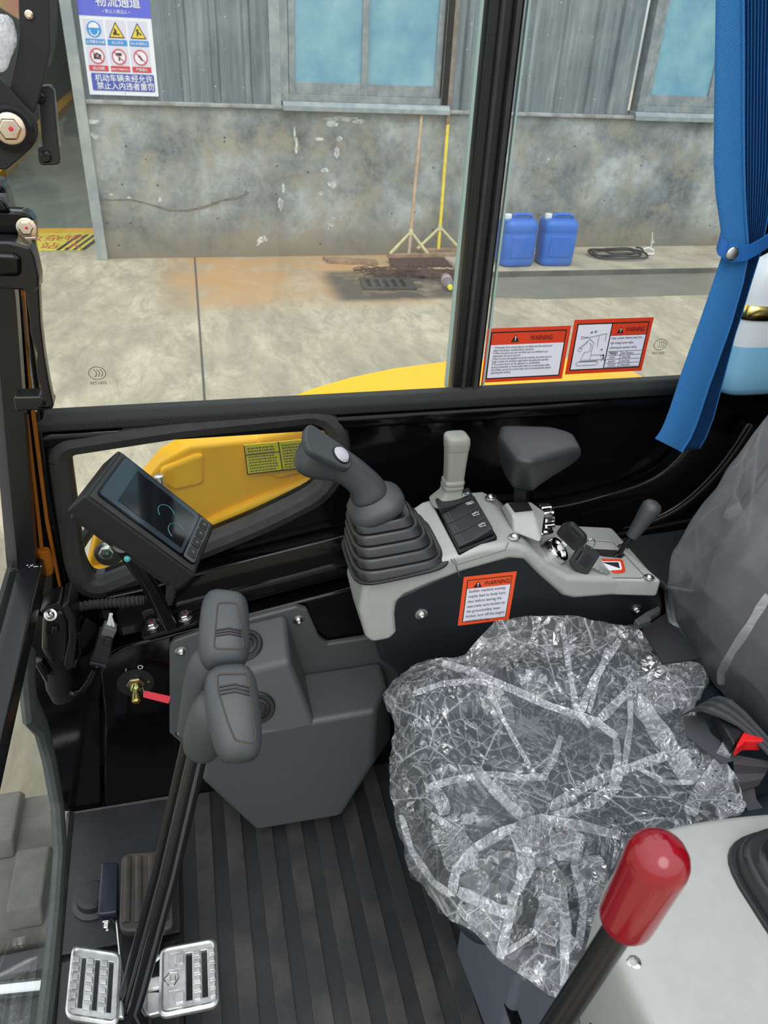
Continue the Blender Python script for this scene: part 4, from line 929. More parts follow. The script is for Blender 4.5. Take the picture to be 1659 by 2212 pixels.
# throttle lever
th = thing('throttle_lever', 'short black throttle lever with tapered grip on the rear console', 'lever', P(1325, 1206, Z=DZ))
TY = .85
lp = [P(1322, 1208, Y=.855), P(1338, 1196, Y=.855), P(1350, 1176, Y=TY), P(1372, 1152, Y=TY)]
MB().tube(lp, .0042, 12).build('rod', K['satin'], th)
g0 = P(1364, 1160, Y=TY); g1 = P(1413, 1088, Y=TY); ax = g1-g0; L = ax.length
MB().lathe([(.0085, 0), (.0092, .003), (.0095, .006), (.0125, L*.5), (.0150, L*.82), (.0148, L*.93), (.011, L*1.02), (.005, L*1.06), (0, L*1.065)], g0, ax, 24).build('grip', K['grip'], th, ang=60)
# grey safety lever
sl_ = thing('safety_lever', 'olive grey upright safety lever behind the switch bank', 'lever', P(975, 1080, Y=.93))
rings = []
for (a, b), ra, rb in (((972, 1082), .030, .022), ((974, 1062), .0155, .015), ((976, 1052), .0145, .014), ((976.5, 1050), .0155, .015), ((977, 1046), .0155, .015), ((977.5, 1043), .0145, .014), ((978, 1041), .0155, .015), ((979, 1036), .0155, .015), ((980, 1032), .0140, .013), ((983, 1000), .0150, .0135), ((986, 968), .0165, .014)):
    c = P(a, b, Y=.93); rings.append([c+V((x, y, 0)) for x, y in circ(20, ra, rb, .45)])
MB().loft(rings).build('lever_arm', K['greyg'], sl_, bevel=.0008)
rings = []
for (a, b), ra, rb in (((986, 967), .0172, .015), ((987, 955), .0178, .016), ((987, 944), .0175, .016), ((987, 939), .0150, .014), ((987, 937.5), .010, .009)):
    c = P(a, b, Y=.93); rings.append([c+V((x, y, 0)) for x, y in circ(20, ra, rb, .5)])
MB().loft(rings).build('lever_cap', K['greyg'], sl_, ang=50)
# ---- warning stickers
def sticker(name, lab, x0, z0, x1, z1, Y, kind, col):
    t = thing(name, lab, 'warning label', ((x0+x1)/2, Y, z0)); w = x1-x0; h = z1-z0
    def rc(a, b, c, d, dd, m_, nm): MB().span((x0+a*w, Y-dd, z0+b*h), (x0+c*w, Y-dd+.0004, z0+d*h)).build(nm, m_, t)
    def Mx(a, b, dd=.0019): return frame((x0+a*w, Y-dd, z0+b*h), (1, 0, 0), (0, 0, 1))
    rc(0, 0, 1, 1, .0005, col, 'backing')
    if kind == 'long': fx, fz = .045, .065
    elif kind == 'table': fx, fz = .045, .07
    else: fx, fz = .075, .07
    rc(fx, fz, 1-fx, 1-fz, .0009, K['blk'], 'border')
    g = .014; gz = g*w/h
    def tri(cx, cz, s, par):
        wt = plate([[(-s, -s*.8), (s, -s*.8), (0, s*.9)]], .0003, Mx(cx, cz)).build('warning_triangle', K['blk'], t)
        plate([[(-s*.09, -.1*s), (s*.09, -.1*s), (s*.15, .5*s), (-s*.15, .5*s)]], .0003, Mx(cx, cz, .0023)).build('exclamation_mark', K['wht'], wt)
        plate([circ(12, s*.13, s*.13)], .0003, frame((x0+cx*w, Y-.0023, z0+cz*h-.38*s), (1, 0, 0), (0, 0, 1))).build('exclamation_dot', K['wht'], wt)
    if kind == 'long':
        rc(fx+g, .70, 1-fx-g, 1-fz-gz, .0013, col, 'header'); rc(fx+g, fz+gz, 1-fx-g, .70, .0013, K['wht2'], 'text_field')
        tri(.34, .81, .0066, t); MB().add(*words('WARNING', .0105, Mx(.52, .77), xs=.72)).build('title_lettering', K['blk'], t, fix=False)
        body = '1.Preventing from serious injuries and death,read the manual and\nsafety instructions carefully before operation.\n2.When the boom and arm are lifted up,it is prohibited to go\nunderneath the boom and arm.\n3.Horn to warn the people around the machine and make sure no\nbody is within the working range before operating the machine.\n4.The control levers can be adjusted to a comfortable\nposition,remember to restore them back to normal position after\nwork.Make sure all the control levers are in normal position before\noperating the machine.'
        MB().add(*words(body, .0052, Mx(.095, .635), xs=.70, lead=.86)).build('small_lettering', K['txt'], t, fix=False)
    elif kind == 'table':
        rc(fx+g, fz+gz, .475, 1-fz-gz, .0013, K['wht2'], 'picture_field'); rc(.49, .70, 1-fx-g, 1-fz-gz, .0013, col, 'header'); rc(.49, fz+gz, 1-fx-g, .69, .0013, K['wht2'], 'text_field')
        tri(.60, .79, .0058, t); MB().add(*words('WARNING', .0105, Mx(.665, .76), xs=.66)).build('title_lettering', K['blk'], t, fix=False)
        MB().add(*words('Keep a proper distance away from\nhigh voltage power cables,\notherwise,the operator will be\ndangerous.', .0058, Mx(.505, .63), xs=.66, lead=1.35)).build('small_lettering', K['txt'], t, fix=False)
        MB().add(*words('   Voltage       Safe Distanse\n   6.6KV          ≥3m(10ft)\n   66.6KV        ≥5m(16ft)\n   275.0KV      ≥10m(33ft)', .0056, Mx(.50, .345), xs=.72, lead=1.18)).build('table_lettering', K['txt'], t, fix=False)
        for zz in (.40, .325, .25, .175, .10): rc(.50, zz, .93, zz+.006, .0017, K['blk'], 'table_rule')
        rc(.665, .10, .669, .40, .0017, K['blk'], 'table_rule')
        dr = MB()
        def dl(pts, r=.0003): dr.tube([V((x0+a*w, Y-.0018, z0+b*h)) for a, b in pts], r, 4)
        dl([(.11, .66), (.22, .68), (.44, .74)]); dl([(.11, .70), (.22, .68)]); dl([(.34, .70), (.34, .50)]); dl([(.43, .73), (.43, .60)])
        dl([(.23, .64), (.12, .50)]); dl([(.21, .60), (.14, .48)]); dl([(.12, .50), (.10, .44), (.14, .42), (.15, .47), (.12, .50)])
        dl([(.22, .66), (.29, .58), (.28, .44)]); dl([(.24, .58), (.265, .53), (.255, .44)])
        dl([(.19, .40), (.28, .43), (.28, .26), (.16, .26), (.19, .40)]); dl([(.28, .35), (.41, .35), (.42, .26), (.28, .26)]); dl([(.15, .24), (.38, .24)])
        dl([(.11, .20), (.13, .23), (.37, .23), (.39, .20), (.37, .16), (.13, .16), (.11, .20)])
        dl([(.44, .36), (.45, .30), (.43, .24)], .0008); dl([(.45, .30), (.47, .24)], .0006); dl([(.41, .34), (.46, .33)], .0006)
        dl([(.22, .76), (.24, .79), (.235, .75), (.255, .78)], .0005); dl([(.27, .77), (.29, .80), (.285, .76), (.305, .79)], .0005)
        dl([(.39, .44), (.41, .46), (.405, .43), (.42, .45)], .0005)
        dr.build('line_drawing', K['blk'], t)
    else:
        rc(fx+g, .76, 1-fx-g, 1-fz-gz, .0013, col, 'header'); rc(fx+g, fz+gz, 1-fx-g, .755, .0013, K['wht2'], 'text_field')
        tri(.28, .835, .0062, t); MB().add(*words('WARNING', .0105, Mx(.40, .80), xs=.76)).build('title_lettering', K['blk'], t, fix=False)
        MB().add(*words('Sudden machine moving\nmaybe lead to body hurt,\nthus before leaving the\nseat,make sure bucket on\nthe ground,safety lever\nlocked, turn off the engine\nand take the key.', .0072, Mx(.125, .68), xs=.78, lead=1.26)).build('small_lettering', K['txt'], t, fix=False)
    return t
GS = GY-.0125
q = [P(a, b, Y=GS) for a, b in ((1052, 713), (1233, 700), (1215, 815), (1040, 829))]
sticker('warning_label', 'wide red and white warning label of small text on the glass beside the pillar', (q[0].x+q[3].x)/2, (q[3].z+q[2].z)/2, (q[1].x+q[2].x)/2, (q[0].z+q[1].z)/2, GS, 'long', K['redlab'])
q2 = [P(a, b, Y=GS) for a, b in ((1238, 694), (1413, 682), (1386, 797), (1222, 812))]
sticker('warning_label', 'red and white warning label with excavator drawing and voltage table', (q2[0].x+q2[3].x)/2, (q2[3].z+q2[2].z)/2, (q2[1].x+q2[2].x)/2, (q2[0].z+q2[1].z)/2, GS, 'table', K['redlab'])
q3 = [P(a, b, Y=.806) for a, b in ((997, 1248), (1112, 1232), (1103, 1333), (992, 1354))]
sticker('warning_label', 'orange red warning label on the black side of the console', (q3[0].x+q3[3].x)/2, (q3[3].z+q3[2].z)/2, (q3[1].x+q3[2].x)/2, (q3[0].z+q3[1].z)/2, .8055, 'text', K['orangelab'])
# ---- monitor
mo = thing('monitor', 'black display monitor tilted on a bracket before the low window', 'monitor', P(350, 1350, Y=.99))
MA, MBp, MC_, MD = [V(p) for p in ((-.115, .999, 1.194), (.005, .993, 1.06), (-.027, .856, 1.071), (-.147, .862, 1.205))]
sc_ = .93
MA, MBp, MC_, MD = [EYE+(p-EYE)*sc_ for p in (MA, MBp, MC_, MD)]
mn = (MBp-MA).cross(MD-MA).normalized()
if mn.dot(EYE-MA) < 0: mn = -mn
def mq(u, v, h=0): return MA*(1-u)*(1-v)+MBp*u*(1-v)+MC_*u*v+MD*(1-u)*v+mn*h
def mpoly(pts, h0, h1): return MB().prism([mq(a, b, h0) for a, b in pts], mn*(h1-h0))
mpoly([(0, 0), (1, 0), (1, 1), (0, 1)], -.032, 0).build('case', K['matte'], mo, bevel=.003, seg=3)
mpoly([(.05, .06), (.95, .06), (.95, .94), (.05, .94)], -.044, -.030).build('rear_case', K['matte'], mo, bevel=.004)
mpoly([(0.03, 0.03), (.97, 0.03), (.97, .97), (0.03, .97)], -.0005, .002).build('front_frame', K['rub'], mo, bevel=.0015)
mpoly(roundpoly([(.055, .07), (.95, .07), (.95, .90), (.055, .90)], .05), .001, .0035).build('front_gasket', K['gloss'], mo)
mpoly(roundpoly([(.065, .085), (.82, .085), (.82, .88), (.065, .88)], .04), .003, .0042).build('screen', K['screenb'], mo)
mpoly([(.20, .16), (.79, .16), (.79, .80), (.20, .80)], .004, .0046).build('display_area', K['screen'], mo)
mpoly(roundpoly([(.835, .09), (.94, .09), (.94, .88), (.835, .88)], .03), .003, .0045).build('button_panel', K['butt'], mo)
for k in range(4):
    v0 = .13+k*.185; bb_ = mpoly(roundpoly([(.85, v0), (.925, v0), (.925, v0+.15), (.85, v0+.15)], .02), .004, .0066).build('button', K['rub'], mo, bevel=.0006)
    mpoly([(.875, v0+.055), (.90, v0+.055), (.90, v0+.095), (.875, v0+.095)], .0062, .0072).build('button_mark', K['butt'], bb_)
for cu_, cv_, a0, a1 in ((.56, .46, 120, 330), (.70, .62, 100, 300)):
    MB().tube([mq(cu_+.075*math.cos(math.radians(a)), cv_+.12*math.sin(math.radians(a)), .0048) for a in range(a0, a1+1, 10)], .0004, 4).build('screen_arc', K['teal'], mo)
mb0 = mq(.52, .99, -.02); foot = P(366, 1350, Y=.985)
MB().tube([mq(.45, .93, -.03), P(322, 1262, Y=.955), foot], .0115, 16).build('bracket_arm', K['satin'], mo)
MB().lathe([(.004, 0), (.004, .002), (.003, .004), (0, .005)], mq(.55, 1.0, -.036), V((-.3, -1, -.2)), 12).build('bracket_screw', K['teal'], mo)
bp = roundpoly([(-.047, -.018), (.047, -.014), (.052, .014), (-.040, .020)], .012)
bpo = P(368, 1350, Z=.872); BN = V((-.18, 0, 1)); M = frame(bpo, (1, 0, .18), (0, 1, 0))
plate([bp], .007, M, .001).build('base_plate', K['satin'], mo)
for a, b in ((329, 1346), (400, 1328)): hexbolt(PL(a, b+6, bpo+BN*.004, BN), BN, .0085, .0085, K['steel'], mo, mark=K['paint_red'])
hexbolt(P(396, 1296, Y=1.035), (0, -1, .1), .007, .005, K['gold'], mo, nm='rear_bolt')
# conduits
def corrug(path, r, nm, lab, par=None):
    path = [V(p) for p in path]; pts = []; L = [0]
    for i in range(len(path)-1): L.append(L[-1]+(path[i+1]-path[i]).length)
    n = int(L[-1]/.0030); out = []; rs = []
    for k in range(n+1):
        d = L[-1]*k/n; i = min(len(path)-2, max(j for j in range(len(L)) if L[j] <= d+1e-9)); t = (d-L[i])/(L[i+1]-L[i]); t = min(t, 1)
        p0 = path[max(i-1, 0)]; p1 = path[i]; p2 = path[i+1]; p3 = path[min(i+2, len(path)-1)]
        out.append(.5*((2*p1)+(p2-p0)*t+(2*p0-5*p1+4*p2-p3)*t*t+(3*p1-p0-3*p2+p3)*t**3)); rs.append(r if k % 2 else r*.74)
    MB().tube(out, rs, 14).build(nm, K['rub'], label=lab, cat='conduit', ang=20)
corrug([P(154, 1314, Y=.985), P(200, 1306, Y=.99), P(250, 1302, Y=.995), P(310, 1296, Y=1.0)], .0085, 'corrugated_conduit', 'horizontal corrugated black conduit leaving the wiper motor')
corrug([P(368, 1235, Y=1.0), P(370, 1270, Y=1.01), P(362, 1315, Y=1.02)], .0085, 'corrugated_conduit', 'upright corrugated black conduit behind the monitor arm')
# wiper motor
wm = thing('wiper_motor', 'black wiper motor with round cover in the front corner', 'motor', P(125, 1500, Y=.95))
WYm = .945
MB().prism([V((p.x, p.y, p.z)) for p in PP([(90, 1345), (104, 1322), (140, 1318), (150, 1345), (150, 1430), (132, 1445), (104, 1438), (88, 1405)], Y=WYm)], (0, .05, 0)).build('gear_housing', K['satin'], wm, bevel=.010, seg=4)
MB().prism(PP([(132, 1312), (146, 1300), (160, 1322), (168, 1372), (160, 1442), (146, 1452), (136, 1440), (148, 1380), (146, 1345)], Y=WYm-.004), (0, .055, 0)).build('cover_flange', K['satin'], wm, bevel=.003)
MB().prism(PP([(84, 1322), (100, 1308), (128, 1300), (140, 1312), (132, 1324), (100, 1330)], Y=WYm+.002), (0, .04, 0)).build('mount_lug', K['satin'], wm, bevel=.003)
screw(P(109, 1328, Y=WYm-.002), (0, -1, .5), .006, K['steel'], wm)
MB().prism(PP([(112, 1356), (124, 1354), (128, 1366), (122, 1374), (112, 1370)], Y=WYm-.006), (0, .01, 0)).build('boss', K['satin'], wm, bevel=.002)
MB().tube([P(122, 1440, Y=.965), P(128, 1480, Y=.965), P(138, 1504, Y=.965)], [.020, .020, .018], 18).build('motor_can', K['matte'], wm)
MB().tube(PP([(160, 1440), (172, 1410), (170, 1370)], Y=.96), .003, 8).build('cover_clip', K['satin'], wm)
# plug and cable
cp_ = thing('cable_plug', 'grey and black cable plug with loose wires beside the motor', 'connector', P(222, 1420, Y=.965))
def slabp(px, Y, d, nm, m_, par, bev=.002): return MB().prism(PP(px, Y=Y), (0, d, 0)).build(nm, m_, par, bevel=bev)
slabp([(213, 1372), (244, 1382), (234, 1440), (196, 1432), (205, 1400)], .965, .022, 'plug_body', K['plast'], cp_)
slabp([(194, 1430), (232, 1438), (230, 1446), (192, 1438)], .962, .026, 'plug_collar', K['plast'], cp_)
slabp([(225, 1354), (253, 1362), (244, 1382), (217, 1373)], .967, .018, 'socket', mat('socket_grey', (.11, .11, .105), .5), cp_)
slabp([(228, 1378), (242, 1382), (238, 1398), (224, 1394)], .961, .006, 'latch', K['plast'], cp_, .001)
for q in ([(231, 1356), (236, 1340), (239, 1326)], [(238, 1356), (238, 1338), (241, 1326)], [(246, 1358), (244, 1345), (240, 1334)]):
    MB().tube(PP(q, Y=.975), .0022, 8).build('white_terminal', K['cap'], cp_)
MB().tube(PP([(206, 1444), (196, 1466), (178, 1490), (158, 1500), (130, 1488), (106, 1460), (90, 1434), (84, 1424)], Y=.958), [.0075, .0085, .008, .008, .0085, .009, .0085, .007], 12).build('cable_sleeve', K['gloss'], cp_, ang=70)
for i, m_ in enumerate((K['teal'], K['red'], K['signc'])): MB().tube([P(202+4*i, 1440, Y=.962), P(203+2*i, 1452, Y=.960)], .0012, 6).build('wire', m_, cp_)
# cut-off valve on the side box
cv = thing('cutoff_valve', 'brass cut-off valve on a round black plate with red tag', 'valve', P(293, 1475, Y=.99))
CO = P(293, 1474, Y=.9985)
MB().lathe([(.030, 0), (.030, .0015), (0, .0015)], CO, (0, -1, 0), 40).build('round_plate', K['matte'], cv)
MB().lathe([(.015, .001), (.015, .006), (0, .006)], CO, (0, -1, -.1), 6).build('hex_nut', K['gold'], cv, bevel=.0008)
MB().lathe([(.0098, .005), (.0098, .014), (.009, .016), (.006, .017), (.006, .022), (.0078, .023), (.0078, .034), (.005, .037), (0, .037)], CO, (.02, -1, -.35), 20).build('stem', K['goldb'], cv)
MB().add(*words('O', .012, frame(P(297, 1446, Y=.9965), (1, 0, 0), (0, 0, 1)))).build('symbol', K['wht'], cv, fix=False)
MB().add(*words('I', .009, frame(P(270, 1450, Y=.9965), (1, 0, -.25), (0, 0, 1)))).build('symbol', K['wht'], cv, fix=False)
MB().lathe([(.003, .001), (.003, .004), (0, .004)], CO+V((.021, 0, .001)), (0, -1, 0), 8).build('rivet', K['goldb'], cv)
tg = thing('red_tag', 'small red plastic tag tied to the brass valve', 'tag', P(335, 1505, Y=.96))
MB().prism(PP([(310, 1493), (318, 1494), (368, 1505), (364, 1520), (316, 1508), (309, 1506)], Y=.958), (0, .0012, 0)).build('tag_body', K['tag'], tg)
MB().tube([P(300, 1490, Y=.965), P(308, 1485, Y=.96), P(312, 1498, Y=.957)], .0009, 6).build('tag_wire', K['steel'], tg)
from mathutils.bvhtree import BVHTree
K['brn'] = mat('groove_dust_brown', (.05, .038, .028), .7)
# ---- tank cover
tcv = thing('tank_cover', 'dark grey moulded box cover with two round outlets on the side box', 'cover', (.1, .93, .48))
KTK = K['tank']
MB().prism(PP([(366, 1398), (376, 1384), (430, 1366), (640, 1311), (664, 1318), (690, 1378), (708, 1392), (850, 1370), (866, 1386), (862, 1470), (800, 1600), (470, 1660), (395, 1610), (366, 1585)], Y=.985), (0, .013, 0)).build('mounting_flange', KTK, tcv, bevel=.004, seg=3)
def T(a, b, y): return P(a, b, Y=y)
lft = [T(474, 1356, .986), T(462, 1470, .90), T(446, 1622, .868), V((T(446, 1622, .868).x, .986, T(446, 1622, .868).z))]
rgt = [T(616, 1322, .986), T(626, 1427, .90), T(684, 1572, .868), V((T(684, 1572, .868).x, .986, T(684, 1572, .868).z))]
MB().loft([lft, rgt]).build('upper_housing', KTK, tcv, bevel=.009, seg=4)
f_ = [T(442, 1600, .868), T(436, 1688, .868), T(553, 1796, .880), T(736, 1765, .880), T(806, 1650, .870), T(812, 1535, .872)]
bk_ = [V((p.x+dx, .986, p.z)) for p, dx in zip(f_, (-.004, -.004, 0, .03, .055, .035))]
mid = [p.lerp(q, .45)+V((dx, 0, 0)) for p, q, dx in zip(f_, bk_, (0, 0, 0, .010, .020, .016))]
MB().loft([f_, mid, bk_]).build('lower_housing', KTK, tcv, bevel=.010, seg=4)
for a, b in ((391, 1406), (391, 1583), (645, 1339)): screw(P(a, b, Y=.984), (0, -1, 0), .0068, K['steel'], tcv)
for a, b, Yv in ((530, 1394, .945), (556, 1529, .878)):
    c = P(a, b, Y=Yv); pn_ = (lft[1]-rgt[1]).cross((lft[0] if Yv > .9 else lft[2])-lft[1]).normalized()
    if pn_.y > 0: pn_ = -pn_
    p0 = lft[1]; c = PL(a, b, p0, pn_)
    MB().lathe([(.028, -.006), (.028, .002), (.026, .004), (.021, .004), (.0195, .001), (.018, .001), (.018, .003), (.014, .004), (.012, 0), (0, 0)], c, pn_, 32).build('round_outlet', K['plast'], tcv)

# ---- travel levers
def lever(name, lab, gp, sleeve, rod, groove):
    t = thing(name, lab, 'lever', rod[-1]); rings = []; pts = [P(a, b, Y=y) for a, b, y, _, _ in gp]
    for i, (p, (_, _, _, w, h)) in enumerate(zip(pts, gp)):
        tg_ = (pts[min(i+1, len(pts)-1)]-pts[max(i-1, 0)]).normalized(); a = V((1, 0, 0)); a = (a-tg_*a.dot(tg_)).normalized(); b = tg_.cross(a)
        rings.append([p+a*x+b*y for x, y in circ(20, w, h, .72)])
    hg_ = MB().loft(rings).build('hand_grip', K['grip'], t, sub=1)
    MB().tube([P(a, b, Y=y) for a, b, y, _ in sleeve], [r for *_, r in sleeve], 16).build('grip_stem', K['grip'], t, sub=1)
    rp = rod; MB().tube(rp, (.0098, .0075), 14, up=(1, 0, .4), power=.5).build('lever_rod', K['satin'], t, ang=50)
    MB().tube([p+V((.0015, -.009, .002)) for p in rp], (.0022, .0018), 6, up=(1, 0, .4)).build('rod_edge', K['rail'], t)
    # grooved inlay following the grip surface
    bpy.context.view_layer.update(); dgp = bpy.context.evaluated_depsgraph_get(); oe = hg_.evaluated_get(dgp); me = oe.to_mesh()
    bv = BVHTree.FromPolygons([v.co+ORI[hg_] for v in me.vertices], [tuple(p.vertices) for p in me.polygons]); oe.to_mesh_clear()
    def onto(pts, lift=.0004):
        out = []
        for a, b in pts:
            h = bv.ray_cast(EYE, ray(a, b).normalized())
            if h[0]: out.append(h[0]+h[1]*lift*(1 if h[1].dot(EYE-h[0]) > 0 else -1))
        return out
    gl = groove[0]; dn = [(gl[i][0]*(1-k/4)+gl[(i+1) % len(gl)][0]*k/4, gl[i][1]*(1-k/4)+gl[(i+1) % len(gl)][1]*k/4) for i in range(len(gl)) for k in range(4)]
    q = onto(dn); MB().tube(q+[q[0]], .00095, 6, caps=False).build('inlay_groove', K['brn'], hg_)
    for gy in groove[2]:
        dn = [(gy[i][0]*(1-k/5)+gy[i+1][0]*k/5, gy[i][1]*(1-k/5)+gy[i+1][1]*k/5) for i in range(len(gy)-1) for k in range(6)]
        MB().tube(onto(dn, .0003), .0011, 6).build('inlay_line', K['blk'], hg_)
rodA = [P(412, 1590, Y=.652), P(345, 1880, Y=.632), P(278, 2128, Y=.618), P(268, 2168, Y=.615), P(316, 2268, Y=.60)]
rodB = [P(434, 1610, Y=.610), P(372, 1880, Y=.60), P(305, 2130, Y=.592), P(290, 2180, Y=.588), P(334, 2270, Y=.575)]
yA = lambda b: .685-(b-1290)/(1430-1290)*.055
lever('travel_lever', 'far travel lever with upright grey grip and long black rod',
      [(489, 1283, .702, .012, .008), (487, 1287, .700, .021, .016), (486, 1305, .690, .0262, .022), (485, 1350, .668, .0275, .024), (484, 1395, .650, .0285, .025), (484, 1432, .636, .0265, .021), (484, 1450, .628, .016, .010)],
      [(470, 1400, .66, .024), (445, 1450, .655, .024), (432, 1500, .653, .021), (418, 1560, .652, .018), (410, 1600, .652, .016)], rodA,
      (roundpoly([(470, 1302), (512, 1302), (527, 1402), (462, 1402)], 10), yA, [[(464, 1362+d), (495, 1357+d), (524, 1363+d)] for d in (0, 6, 12)]))
yB = lambda b: .602-(b-1450)/(1640-1450)*.066
lever('travel_lever', 'near travel lever with drooping grey grip and long black rod',
      [(495, 1446, .622, .014, .008), (495, 1451, .618, .023, .016), (497, 1475, .606, .0280, .022), (503, 1530, .585, .0290, .024), (512, 1590, .563, .0262, .024), (518, 1630, .548, .0225, .020), (519, 1650, .540, .014, .010)],
      [(490, 1510, .60, .026), (468, 1540, .602, .030), (450, 1575, .605, .027), (436, 1612, .610, .022), (432, 1626, .610, .019)], rodB,
      (roundpoly([(470, 1456), (536, 1456), (552, 1590), (546, 1606), (508, 1600), (492, 1560), (470, 1490)], 8), yB, [[(474, 1484+d), (508, 1478+d), (540, 1486+d)] for d in (0, 8, 16)]))

# ---- pedals
def pedal(name, lab, TL, TR, BL, slots, ribs, z=.53, extra=None):
    tl, tr, bl = [P(a, b, Z=z) for a, b in (TL, TR, BL)]
    t = thing(name, lab, 'pedal', (bl.x, bl.y, z-.01), 'cast travel pedals'); u = (tr-tl); v = (tl-bl); w = u.length; h = v.length
    nz = u.cross(v).normalized(); M = Matrix((u/w, v/h, nz)).transposed().to_4x4(); M.translation = bl; out = roundpoly([(0, 0), (w, 0), (w, h), (0, h)], .012)
    plate([out]+[roundpoly([(a*w, c*h), (b*w, c*h), (b*w, d*h), (a*w, d*h)], .002) for a, b, c, d in slots], .008, M, .0015).build('foot_plate', K['alu'], t)
    rb_ = MB()
    for a, b, c, d, n in ribs:
        for k in range(n):
            v0 = c+(d-c)*k/n; v1 = v0+(d-c)/n*.72; A = [M @ V((x*w, y*h, .003)) for x, y in ((a, v0), (b, v0), (b, v1), (a, v1))]
            rb_.prism(A, (0, 0, .005))
    rb_.build('tread_teeth', K['alu'], t, bevel=.001)
    rim = MB(); rr = roundpoly([(.03*w, .03*h), (.97*w, .03*h), (.97*w, .97*h), (.03*w, .97*h)], .010); rim.tube([M @ V((x, y, .0035)) for x, y in rr+[rr[0]]], .003, 6, caps=False); rim.build('raised_rim', K['alu'], t)
    return t, M, w, h
pedal('travel_pedal', 'left cast metal travel pedal with three open slots', (158, 2046), (262, 2062), (142, 2200),
      [(.20, .32, .14, .86), (.48, .60, .14, .86), (.76, .88, .14, .86)], [(.04, .18, .12, .88, 6), (.33, .47, .12, .88, 6), (.61, .75, .12, .88, 6)])
t_, M, w, h = pedal('travel_pedal', 'right cast metal travel pedal with two slots and a stamped emblem', (348, 2052), (466, 2030), (345, 2200),
      [(.44, .58, .14, .86), (.72, .85, .14, .86)], [(.585, .71, .12, .88, 6), (.86, .97, .12, .88, 6)])
for v0, v1 in ((.64, .92), (.08, .36)):
    a = roundpoly([(.12*w, v0*h), (.38*w, v0*h), (.38*w, v1*h), (.12*w, v1*h)], .001); b = roundpoly([(.15*w, (v0+.03)*h), (.35*w, (v0+.03)*h), (.35*w, (v1-.03)*h), (.15*w, (v1-.03)*h)], .001)
    plate([a, b], .0014, M @ Matrix.Translation((0, 0, .0045))).build('raised_frame', K['alu'], t_)
    plate([roundpoly([(.27*w, (v0+.06)*h), (.41*w, (v0+.06)*h), (.41*w, (v1-.08)*h), (.27*w, (v1-.08)*h)], .002)], .004, M @ Matrix.Translation((0, 0, .005)), .001).build('raised_tooth', K['alu'], t_)
em = MB(); ex = lambda x, y: M @ V((x*w, y*h, .0048))
for pp_ in ([(.06, .52), (.16, .60), (.30, .58), (.32, .50), (.24, .40), (.14, .42), (.06, .52)], [(.10, .52), (.18, .55), (.18, .47), (.26, .46), (.26, .54)]): em.tube([ex(x, y) for x, y in pp_], .0008, 5)
em.build('stamped_emblem', K['steel'], t_)
hb_ = thing('pedal_hinge', 'pale cast metal hinge block between the two travel pedals', 'hinge', P(300, 2160, Z=.50))
def zb(px, z, dz, nm, m_, par, bev=.003): return MB().prism([P(a, b, Z=z) for a, b in px], (0, 0, dz)).build(nm, m_, par, bevel=bev)
zb([(300, 2100), (322, 2098), (324, 2210), (300, 2212)], .50, .024, 'hinge_barrel', K['alu'], hb_, .009)
zb([(318, 2120), (352, 2112), (352, 2140), (318, 2146)], .515, .010, 'upper_link', K['alu'], hb_)
zb([(318, 2150), (350, 2150), (352, 2196), (320, 2204)], .505, .012, 'lower_link', K['alu'], hb_)
zb([(246, 2160), (268, 2162), (270, 2206), (246, 2206)], .52, .010, 'left_link', K['alu'], hb_)
zb([(262, 2010), (350, 1998), (352, 2060), (318, 2064), (300, 2110), (262, 2110)], .462, .02, 'base_bracket', K['matte'], hb_)
hexbolt(P(330, 2064, Z=.485), (0, 0, 1), .009, .008, K['steel'], hb_)
zb([(250, 2196), (330, 2206), (340, 2260), (240, 2260)], .50, .012, 'bottom_link', K['matte'], hb_)
MB().tube([P(252, 1990, Z=.51), P(262, 2090, Z=.52), P(274, 2130, Z=.53)], .0022, 8).build('link_wire', K['steel'], hb_)
# rubber foot pedal
rp_ = thing('rubber_pedal', 'worn black rubber foot pedal with four long ribs behind the levers', 'pedal', P(315, 1930, Z=.50))
q = [P(a, b, Z=.53) for a, b in ((262, 1842), (366, 1836), (376, 2008), (256, 2012))]
rr = roundpoly([(p.x, p.y) for p in q], .016)
KRB = mat('worn_brown_rubber', (.032, .029, .026), .5, bump=(200, .4, .001), var=((.07, .058, .047), 16, .45, .7))
MB().prism([V((x, y, .512)) for x, y in rr], (0, 0, .018)).build('pad', KRB, rp_, bevel=.004, seg=3)
for u in (.14, .36, .62, .84):
    a = q[0].lerp(q[1], u).lerp(q[3].lerp(q[2], u), .07); b = q[0].lerp(q[1], u).lerp(q[3].lerp(q[2], u), .90)
    MB().tube([a+V((0, 0, .0005)), b+V((0, 0, .0005))], (.0035, .0062), 12, up=(0, 0, 1)).build('pad_rib', KRB, rp_, bevel=.0005)
zb([(222, 1878), (258, 1876), (256, 1984), (214, 1990)], .505, .018, 'side_bracket', mat('blue_black_steel', (.018, .022, .034), .22, bump=(25, .2, .002)), rp_)
zb([(230, 1990), (290, 1985), (290, 2030), (262, 2030)], .462, .03, 'pedal_stem', K['matte'], rp_)
hexbolt(P(231, 1992, Z=.505), (-.1, -.9, -.2), .0055, .010, K['steel'], rp_); 
MB().tube([P(232, 1996, Z=.50), P(232, 2012, Z=.497)], .0030, 10).build('bolt_thread', K['steel'], rp_)

